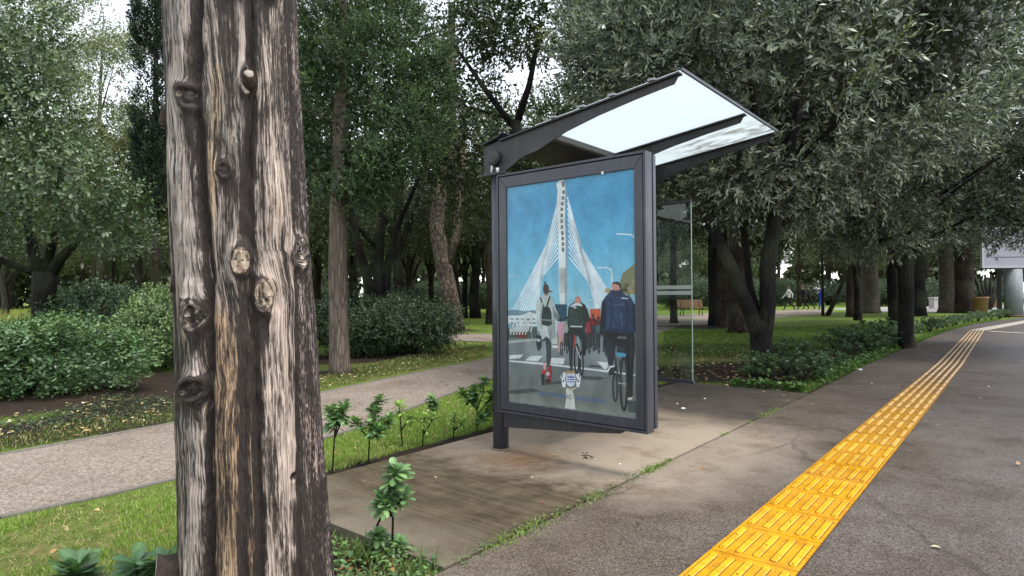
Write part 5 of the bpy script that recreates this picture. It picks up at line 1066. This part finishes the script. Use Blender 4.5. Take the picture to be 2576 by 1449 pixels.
nearL = [Vector((-5, .5, 0))] + [Vector((v_.x + .03, v_.y - .05, 0)) for v_ in (G(0, 1308), G(230, 1262), G(465, 1207), G(680, 1150))] + [G(700, 1200), G(690, 1350), G(600, 1520), Vector((-1.3, 1.6, 0)), Vector((-5, .2, 0))]
P = fill_poly(nearL, 42000, rng); dm = fbm(P[:, 0] * 1.6 + 20, P[:, 1] * 1.6 + 33, 3); d2 = dm > .53
parts += [blades(P[~d2], rng, .055, .0045, GG + GD[:1]), blades(P[d2][::2], rng, .04, .004, GD + GG[:2], lean=.9)]
strip = [G(815, 1195), G(800, 1130), G(870, 1095), G(1075, 1020), G(1240, 962), Vector((1.2, 11, 0)), W(-.75, 4.2), W(-.72, .4), W(-.62, -1.2)]
P = fill_poly(strip, 26000, rng); parts.append(blades(P, rng, .05, .006, GG + [(.19, .25, .06)] + GD[:1]))
up_ = [G(0, 1138), G(230, 1096), G(458, 1056), G(800, 984), G(1000, 942), G(1225, 898), G(1225, 870), G(1050, 890), G(900, 925), G(800, 948), G(640, 985), G(455, 1030), G(200, 1058), G(0, 1105)]
P = fill_poly(up_, 20000, rng); parts.append(blades(P, rng, .05, .008, [(.06, .10, .02), (.08, .13, .03), (.10, .14, .03)] + GD[:1]))
lawn = [G(1670, 905), G(1670, 835), G(1900, 826), G(2230, 815), G(2250, 850), G(2030, 890)]
P = fill_poly(lawn, 16000, rng); parts.append(blades(P, rng, .07, .018, [(.07, .13, .02), (.09, .16, .025), (.11, .17, .03)]))
edge_ = []
jt = rng.uniform(-1.74, 4.3, 9000); dens = np.where(jt < .6, vn(jt * 4, jt * 0 + 4), vn(jt * 6, jt * 0 + 9) - .35); jt = jt[rng.random(9000) < np.clip((dens - .2) * 1.4, 0, 1)]
Pj = np.array([W(1.215 + rng.normal(0, .018 + .02 * (s_ < -.3)), s_).xy for s_ in jt]); parts.append(blades(Pj, rng, .035, .005, GG + [(.05, .09, .03), (.22, .2, .09)], -.012, .8))
jt = rng.uniform(-.5, 1.22, 450); Pj = np.array([W(p_, -1.8 - abs(rng.normal(0, .05))).xy for p_ in jt]); parts.append(blades(Pj, rng, .06, .005, GG))
weed = [G(815, 1449), G(830, 1400), G(900, 1395), G(1000, 1400), G(1110, 1435), G(1090, 1500), G(820, 1560)]
P = fill_poly(weed, 650, rng); P = P[vn(P[:, 0] * 6 + 30, P[:, 1] * 6 + 40) > .6]; parts.append(blades(P, rng, .13, .009, [(.10, .17, .05), (.13, .20, .07), (.17, .22, .08)], lean=.6))
# pavement side edge of the shrub bed
es = rng.uniform(4.5, 30, 9000); ep = np.interp(es, [4, 8, 13, 20, 25.5, 29, 34], [1.13, 1.13, 1.17, 1.32, 1.74, 2.25, 3.2]) - np.abs(rng.normal(0, .12, 9000))
parts.append(blades(np.array([W(a, b).xy for a, b in zip(ep, es)]), rng, .08, .012, [(.10, .17, .03), (.13, .21, .045), (.07, .12, .03)], lean=.7))
v, f, c = pack(parts); tag(link('grass', np_mesh('grass', v, f, GRASSM, c)), 'short green and straw coloured grass round the slab and the gravel path', 'grass', kind='stuff')
# broad leaved weeds
parts = []
P = fill_poly(weed, 420, rng); P = P[vn(P[:, 0] * 5 + 60, P[:, 1] * 5 + 20) > .55]; n = len(P); parts.append(broad(np.column_stack([P, rng.uniform(-.03, .05, n)]), rng.normal(0, 1, (n, 3)) * np.array([1, 1, .25]), np.array([0, 0, 1.]) + rng.normal(0, .3, (n, 3)), rng.uniform(.015, .04, n), rng.uniform(.012, .026, n), pal([(.09, .17, .05), (.12, .21, .06), (.06, .12, .04)], n, rng)))
es = rng.uniform(4.5, 14, 5000); ep = 1.12 - np.abs(rng.normal(0, .16, 5000)); P = np.array([W(a, b).xy for a, b in zip(ep, es)])
P = np.concatenate([P, np.array([W(a, 4.5 + abs(b)).xy for a, b in zip(rng.uniform(-.7, 1.1, 1500), rng.normal(0, .12, 1500))])]); n = len(P); k = vn(P[:, 0] * 2.2 + 70, P[:, 1] * 2.2 + 80) > .42; P = P[k]; n = len(P)
parts.append(broad(np.column_stack([P, rng.uniform(-.03, .10, n)]), rng.normal(0, 1, (n, 3)) * np.array([1, 1, .25]), np.array([0, 0, 1.]) + rng.normal(0, .3, (n, 3)), rng.uniform(.03, .06, n), rng.uniform(.025, .05, n), pal([(.07, .15, .03), (.10, .19, .045), (.05, .10, .035)], n, rng)))
jt = rng.uniform(-1.7, .6, 500); P = np.array([W(1.215 + rng.normal(0, .03), s_).xy for s_ in jt]); n = len(P)
parts.append(broad(np.column_stack([P, rng.uniform(-.005, .02, n)]), rng.normal(0, 1, (n, 3)) * np.array([1, 1, .25]), np.array([0, 0, 1.]) + rng.normal(0, .3, (n, 3)), rng.uniform(.008, .02, n), rng.uniform(.007, .014, n), pal([(.08, .14, .04), (.12, .17, .05)], n, rng)))
ws = [G(0, 1100), G(0, 1050), G(220, 1005), G(450, 985), G(450, 1040), G(250, 1070)]
P = fill_poly(ws, 2600, rng); k = vn(P[:, 0] * 1.5 + 10, P[:, 1] * 1.5 + 5) > .5; P = P[k]; n = len(P)
parts.append(broad(np.column_stack([P, GZ + rng.uniform(.0, .07, n)]), rng.normal(0, 1, (n, 3)) * np.array([1, 1, .25]), np.array([0, 0, 1.]) + rng.normal(0, .3, (n, 3)), rng.uniform(.02, .04, n), rng.uniform(.014, .03, n), pal([(.035, .06, .025), (.05, .08, .03)], n, rng)))
v, f, c = pack(parts); tag(link('ground_cover', np_mesh('ground_cover', v, f, LEAF, c)), 'low broad leaved weeds at the slab corner and along the shrub bed', 'weeds', kind='stuff')
# fallen leaves
parts = []
def fallen(poly, n, size, cols, z):
    P = fill_poly(poly, n, rng); q = np.column_stack([P, np.full(n, z) + rng.uniform(.003, .02, n)])
    parts.append(broad(q, rng.normal(0, 1, (n, 3)) * np.array([1, 1, .12]), np.array([0, 0, 1.]) + rng.normal(0, .25, (n, 3)), size * rng.uniform(.6, 1.3, n), size * .6 * rng.uniform(.6, 1.2, n), pal(cols, n, rng)))
LC = [(.42, .33, .14), (.36, .24, .10), (.5, .42, .2), (.22, .12, .06), (.45, .40, .26)]
fallen(up_, 300, .055, LC, GZ + .02); fallen(ws, 160, .06, LC, GZ); fallen([G(1060, 895), G(1225, 880), G(1225, 862), G(1060, 864)], 130, .08, LC, GZ); fallen([v_ for v_ in upL[4:9]] + [v_ for v_ in reversed(loL[4:9])], 130, .05, LC, GZ + .005)
fallen(nearL, 60, .035, LC, GZ + .025); fallen(strip, 90, .045, LC, GZ + .02); fallen([W(-.7, 4.5), W(1.1, 4.5), W(1.1, 9), W(-3, 9)], 520, .06, LC + [(.5, .25, .16)], GZ); fallen([G(1670, 930), G(1670, 850), G(1900, 850), G(2000, 880), G(1800, 940)], 300, .07, LC, GZ + .01)
fallen(weed, 90, .05, [(.30, .13, .07), (.36, .22, .1), (.2, .1, .06)], GZ); fallen([W(-.4, -1.7), W(1.2, -1.7), W(1.2, 4.3), W(-.4, 4.3)], 26, .03, LC, .001); fallen([W(1.3, -1), W(6, -1), W(6, 14), W(1.3, 14)], 46, .045, LC, 0)
fallen([W(1.1, -2.2), W(6, -2.2), W(6, 2.5), W(1.3, 2.5)], 30, .022, [(.05, .04, .03), (.3, .25, .18)], 0)
v, f, c = pack(parts); tag(link('fallen_leaves', np_mesh('fallen_leaves', v, f, LITTER, c)), 'scattered yellow and brown fallen leaves', 'leaves', kind='stuff')

# ---------------------------------------------------------------- small things
PAPER = simple('white_paper', (.78, .78, .78, 1), .8, .2)
def crumple(x, y, s, label, mat=PAPER, name='litter', z=0.):
    bm = bmesh.new(); bmesh.ops.create_icosphere(bm, subdivisions=2, radius=s); r_ = random.Random(int(x))
    for v_ in bm.verts: v_.co *= r_.uniform(.55, 1.2); v_.co.z = abs(v_.co.z) * .5
    me = bpy.data.meshes.new(name); bm.to_mesh(me); bm.free(); me.materials.append(mat); o = link(name, me); o.location = G(x, y, z); tag(o, label, 'litter')
crumple(1719, 1028, .028, 'crumpled white paper scrap on the dark part of the slab'); crumple(2163, 930, .035, 'white paper scrap on the pavement beside the shrub row'); crumple(1560, 1167, .009, 'tiny white scrap on the dry concrete near the joint')
crumple(1773, 1003, .014, 'small white scrap on the slab close to the shrubs', ); crumple(1362, 1265, .012, 'little reddish scrap on the wet slab', simple('red_scrap', (.16, .05, .04, 1), .8))
tw = empty('dry_twig', G(1475, 1152, 0)); tag(tw, 'dry broken twig with curled leaves on the dry concrete', 'twig')
mb = MB(); mb.tube([(-.03, 0, .008), (.0, .01, .02), (.06, -.02, .006)], [.003, .003, .0015], 6); mb.tube([(-.01, .005, .015), (-.02, .05, .03), (-.03, .09, .012)], [.0025, .002, .001], 6); mb.build('stem', BARK['dark'], tw)
rg2 = np.random.default_rng(4); q = rg2.normal(0, .02, (12, 3)); q[:, 2] = np.abs(q[:, 2]) * .4 + .004
v, f, c = broad(q, rg2.normal(size=(12, 3)) * np.array([1, 1, .3]), np.array([0, 0, 1.]) + rg2.normal(0, .4, (12, 3)), .045, .018, pal([(.06, .05, .04), (.4, .36, .28), (.10, .08, .06)], 12, rg2)); link('leaf', np_mesh('twig_leaves', v, f, LITTER, c), tw)
# park bench
pb = empty('park_bench', G(1737, 794), R(6)); tag(pb, 'wooden slatted park bench beside the path, seen through the shelter glass', 'bench')
OAKW = simple('bench_wood', (.21, .115, .05, 1), .6, .3, var=.4, sc=6); IRON = simple('bench_iron', (.02, .02, .02, 1), .6)
mb = MB(); [mb.box((-.75, -.42 + k * .11, .43), (.75, -.33 + k * .11, .465)) for k in range(4)]; mb.build('seat', OAKW, pb, .005)
mb = MB(); [mb.prism([(-.75, .04 + k * .03, .5 + k * .105), (-.75, .075 + k * .03, .5 + k * .105), (-.75, .10 + k * .03, .59 + k * .105), (-.75, .065 + k * .03, .59 + k * .105)], (1.5, 0, 0)) for k in range(4)]; mb.build('backrest', OAKW, pb, .004)
for x in (-.55, .55):
    mb = MB(); mb.tube([(x, -.38, 0), (x, -.34, .25), (x, -.36, .43)], [.03, .022, .03], 8); mb.tube([(x, .12, 0), (x, .02, .3), (x, .0, .43), (x, .15, .92)], [.03, .024, .024, .02], 8); mb.box((x - .02, -.38, .40), (x + .02, .03, .43)); mb.build('leg', IRON, pb)
# billboard
bb = empty('billboard', G(2550, 797), 0); tag(bb, 'pale grey billboard on a thick metal column at the right edge', 'billboard')
STEEL = simple('galvanised_metal', (.27, .29, .31, 1), .6, .4, var=.5, sc=2.5, bump=.3); BFR = simple('billboard_frame', (.42, .43, .46, 1), .5); BSH = simple('billboard_sheet', (.30, .30, .34, 1), .6, var=.1, sc=1.5, bump=.2); BDK = simple('billboard_dark', (.05, .05, .06, 1), .5)
mb = MB(); mb.tube([(0, 0, 0), (0, 0, 2.36)], .38, 36, True); mb.build('column', STEEL, bb)
mb = MB(); mb.box((-.52, .1, .1), (-.47, .4, 2.36)); mb.box((.47, .1, .1), (.52, .4, 2.36)); mb.build('column_flange', BDK, bb)
mb = MB(); mb.tube([(0, 0, 0), (0, 0, .1)], .5, 24); mb.build('column_base', simple('rusty_base', (.10, .06, .045, 1), .8), bb)
bp = empty('sign_panel'); bp.parent = bb; bp.location = (0, 0, 0)
mb = MB(); ring(mb, (-1.78, 3.4, 2.42, 4.4), (-1.70, 3.32, 2.49, 4.33), -.35, -.2); mb.build('frame', BFR, bp)
mb = MB(); mb.box((-1.72, -.26, 2.46), (3.34, -.1, 4.36)); mb.build('sheet', BSH, bp); mb = MB(); mb.box((-1.74, -.22, 2.36), (3.36, -.08, 2.43)); mb.build('underside', BDK, bp)
mb = MB(); mb.box((-1.2, -.264, 2.93), (.42, -.261, 2.965)); mb.build('printed_line', BDK, bp)
mb = MB(); mb.box((.62, -.264, 3.05), (.74, -.261, 3.5)); mb.box((.80, -.264, 3.05), (.9, -.261, 3.5)); mb.build('printed_figure', simple('print_dark', (.12, .11, .13, 1), .6), bp)
mb = MB(); mb.box((.63, -.264, 2.98), (.9, -.261, 3.04)); mb.build('printed_figure', simple('print_red', (.4, .16, .12, 1), .6), bp)
# lamp post, planters, white bin
lp = empty('lamp_post', G(2365, 787)); tag(lp, 'thin black lamp post between the oaks and the thick trunks', 'lamp post'); mb = MB(); mb.tube([(0, 0, 0), (0, 0, .9), (0, 0, .95), (0, 0, 4.4)], [.1, .09, .06, .05], 12); mb.build('pole', BDK, lp); mb = MB(); mb.tube([(0, 0, 4.4), (0, 0, 4.5), (0, 0, 4.8), (0, 0, 4.9)], [.08, .2, .24, .05], 16); mb.build('lamp', BDK, lp)
CLAY = simple('clay', (.36, .21, .125, 1), .8, .2, var=.3, sc=5); SOIL = simple('soil', (.03, .022, .016, 1), .95, .1)
for x, y, h, lab in ((2466, 789, .95, 'clay coloured round planter nearest the billboard column'), (2498, 774, .95, 'clay coloured round planter farther back beside the billboard column')):
    t = empty('planter', G(x, y)); tag(t, lab, 'planter', 'clay planters'); mb = MB(); mb.tube([(0, 0, 0), (0, 0, h * .92), (0, 0, h * .92), (0, 0, h)], [.33, .40, .43, .43], 28); mb.build('pot', CLAY, t); mb = MB(); mb.tube([(0, 0, h), (0, 0, h + .004)], .38, 24); mb.build('soil', SOIL, t)
t = empty('waste_bin', G(2355, 776)); tag(t, 'pale square concrete bin on the lawn left of the lamp post', 'bin'); BCON = simple('pale_concrete', (.5, .48, .45, 1), .8, .2, var=.2)
mb = MB(); mb.box((-.36, -.3, 0), (.36, .3, .74)); mb.build('body', BCON, t, .03); mb = MB(); ring(mb, (-.4, .4, -.34, .34), (-.2, .2, -.16, .16), .74, .86); o = mb.build('rim', BCON, t)
o.rotation_euler = (R(90), 0, 0)
# low walls and parked cars far behind
STONE = N('rubble_stone'); p = STONE.obj(); vv_ = STONE.vor(p, 4, 'F1', 'Color'); e_ = STONE.vor(p, 4, 'DISTANCE_TO_EDGE'); STONE = STONE.done(STONE.pbr(STONE.mix(STONE.ramp(e_, .02, .06), (.1, .08, .07, 1), STONE.mix(STONE.sep(vv_)[0], (.22, .15, .11, 1), (.42, .33, .26, 1))), .9))
def lowwall(x0, x1, depth, h, label):
    a, b = PX(x0, depth), PX(x1, depth); t = empty('low_wall', a); tag(t, label, 'wall'); mb = MB(); mb.box((0, 0, -.1), (b.x - a.x, .4, h)); mb.build('body', STONE, t); mb = MB(); mb.box((-.03, -.04, h), (b.x - a.x + .03, .44, h + .1)); mb.build('coping', BCON, t)
lowwall(2110, 2360, 78, .75, 'low rubble stone wall with a pale coping behind the far lawn'); lowwall(1020, 1235, 70, .5, 'low reddish wall in front of the parked cars far behind the pine')
def car(x, depth, col, label, rz=0):
    t = empty('parked_car', PX(x, depth), rz); tag(t, label, 'car', 'cars parked far behind the park'); CM = simple('car_paint', col, .3, .6, var=.03)
    prof = [(-2.1, .35), (-2.1, .85), (-1.95, .95), (-1.2, 1.0), (-.6, 1.45), (.9, 1.48), (1.6, 1.02), (2.05, .92), (2.12, .4)]
    mb = MB(); mb.prism([(x_, -.85, z_) for x_, z_ in prof], (0, 1.7, 0)); mb.build('body', CM, t, .06)
    gm = simple('car_window', (.02, .025, .03, 1), .1)
    for y_ in (-.853, .845):
        for q_ in ([(-1.0, y_, 1.02), (-.52, y_, 1.4), (.1, y_, 1.42), (.1, y_, 1.02)], [(.16, y_, 1.02), (.16, y_, 1.42), (.85, y_, 1.43), (1.4, y_, 1.04)]): mb = MB(); mb.prism(q_, (0, .008, 0)); mb.build('window', gm, t)
    for x_ in (-1.35, 1.35):
        for y_ in (-.78, .78): mb = MB(); mb.tube([(x_, y_ - .1, .32), (x_, y_ + .1, .32)], .32, 18); mb.build('wheel', BDK, t)
for x, d, c_, lab in ((1062, 84, (.7, .7, .7, 1), 'white car parked far behind the bush right of the big trunk'), (1112, 85, (.55, .6, .68, 1), 'silver blue car parked far off just left of the pine'), (1178, 86, (.05, .055, .06, 1), 'black car parked far off behind the lone runner'), (1222, 84, (.6, .62, .65, 1), 'silver car parked far off beside the shelter post'), (1016, 88, (.6, .6, .6, 1), 'pale car parked far off behind the dark several stemmed tree')): car(x, d, c_, lab)
# walking people
def person(loc, label, top, legs, facing, stride=.35, skin=(.32, .2, .15), hair=(.03, .02, .015), sc=1.):
    t = empty('person', loc, facing); tag(t, label, 'person'); t.scale = (sc,) * 3
    J = {'pelvis': (0, 0, .95, .15), 'waist': (0, 0, 1.1, .135), 'chest': (.02, 0, 1.32, .165), 'neck': (.03, 0, 1.48, .06), 'head0': (.05, 0, 1.58, .085), 'head1': (.055, 0, 1.68, .095), 'head2': (.05, 0, 1.74, .06)}
    E_ = [('pelvis', 'waist'), ('waist', 'chest'), ('chest', 'neck'), ('neck', 'head0'), ('head0', 'head1'), ('head1', 'head2')]
    for s_, sg in ((1, 1), (-1, -1)):
        f_ = stride * sg; k = str(sg)
        J['hip' + k] = (.0, .09 * s_, .88, .095); J['knee' + k] = (f_ * .55 + .05, .09 * s_, .48, .065); J['ank' + k] = (f_ - (.12 if sg < 0 else 0), .09 * s_, .09 + (.06 if sg < 0 else 0), .042); J['toe' + k] = (f_ + .14 - (.1 if sg < 0 else 0), .1 * s_, .035, .035)
        J['sho' + k] = (.02, .19 * s_, 1.41, .065); J['elb' + k] = (-f_ * .4 - .02, .25 * s_, 1.13, .05); J['wri' + k] = (-f_ * .7 + .1, .24 * s_, .9, .035); J['han' + k] = (-f_ * .75 + .14, .24 * s_, .82, .032)
        E_ += [('pelvis', 'hip' + k), ('hip' + k, 'knee' + k), ('knee' + k, 'ank' + k), ('ank' + k, 'toe' + k), ('chest', 'sho' + k), ('sho' + k, 'elb' + k), ('elb' + k, 'wri' + k), ('wri' + k, 'han' + k)]
    ks = list(J); me = bpy.data.meshes.new('body'); me.from_pydata([J[k][:3] for k in ks], [(ks.index(a), ks.index(b)) for a, b in E_], [])
    o = bpy.data.objects.new('body', me); C.objects.link(o); md = o.modifiers.new('skin', 'SKIN'); sv = me.skin_vertices[0].data
    for i, k in enumerate(ks): sv[i].radius = (J[k][3],) * 2; sv[i].use_root = (k == 'pelvis')
    sb = o.modifiers.new('sub', 'SUBSURF'); sb.levels = 1; sb.render_levels = 1
    dg = bpy.context.evaluated_depsgraph_get(); m2 = bpy.data.meshes.new_from_object(o.evaluated_get(dg)); bpy.data.objects.remove(o)
    for c_ in (top, legs, skin, (.02, .02, .02)): m2.materials.append(simple('cloth', (*c_, 1), .85, .2, var=.1, sc=8))
    for p_ in m2.polygons:
        z_ = p_.center.z; y_ = abs(p_.center.y); p_.material_index = 3 if z_ < .1 else 1 if (z_ < .93 and y_ < .19) else 2 if (z_ > 1.5 or (y_ > .19 and z_ < .9)) else 0; p_.use_smooth = True
    m2.name = 'body'; link('body', m2, t)
    bm = bmesh.new(); bmesh.ops.create_uvsphere(bm, u_segments=14, v_segments=10, radius=.105)
    for v_ in list(bm.verts):
        if v_.co.z < -.02 and v_.co.x > -.03: bm.verts.remove(v_)
    me = bpy.data.meshes.new('hair'); bm.to_mesh(me); bm.free(); me.materials.append(simple('hair', (*hair, 1), .6)); h = link('hair', me, t); h.location = (.035, 0, 1.69)
for x, y, lab, a, b, fc, st in ((1985, 781, 'person in a white top and dark trousers walking behind the forked oak', (.62, .62, .6), (.02, .02, .025), R(178), .36), (2020, 780, 'person in all black walking in front of the far lawn, nearer of the dark pair', (.015, .015, .018), (.014, .014, .016), R(182), .4), (2035, 779, 'person in dark clothes half behind the other one in black', (.02, .018, .02), (.015, .015, .018), R(175), -.42),
                              (2066, 780, 'person in a bright blue tracksuit beside the thin leaning trunk', (.02, .06, .42), (.03, .08, .45), R(170), .14), (1180, 766, 'lone person in black running far behind the pine', (.01, .01, .012), (.01, .01, .012), R(20), .45)):
    person(G(x, y), lab, a, b, fc, st)
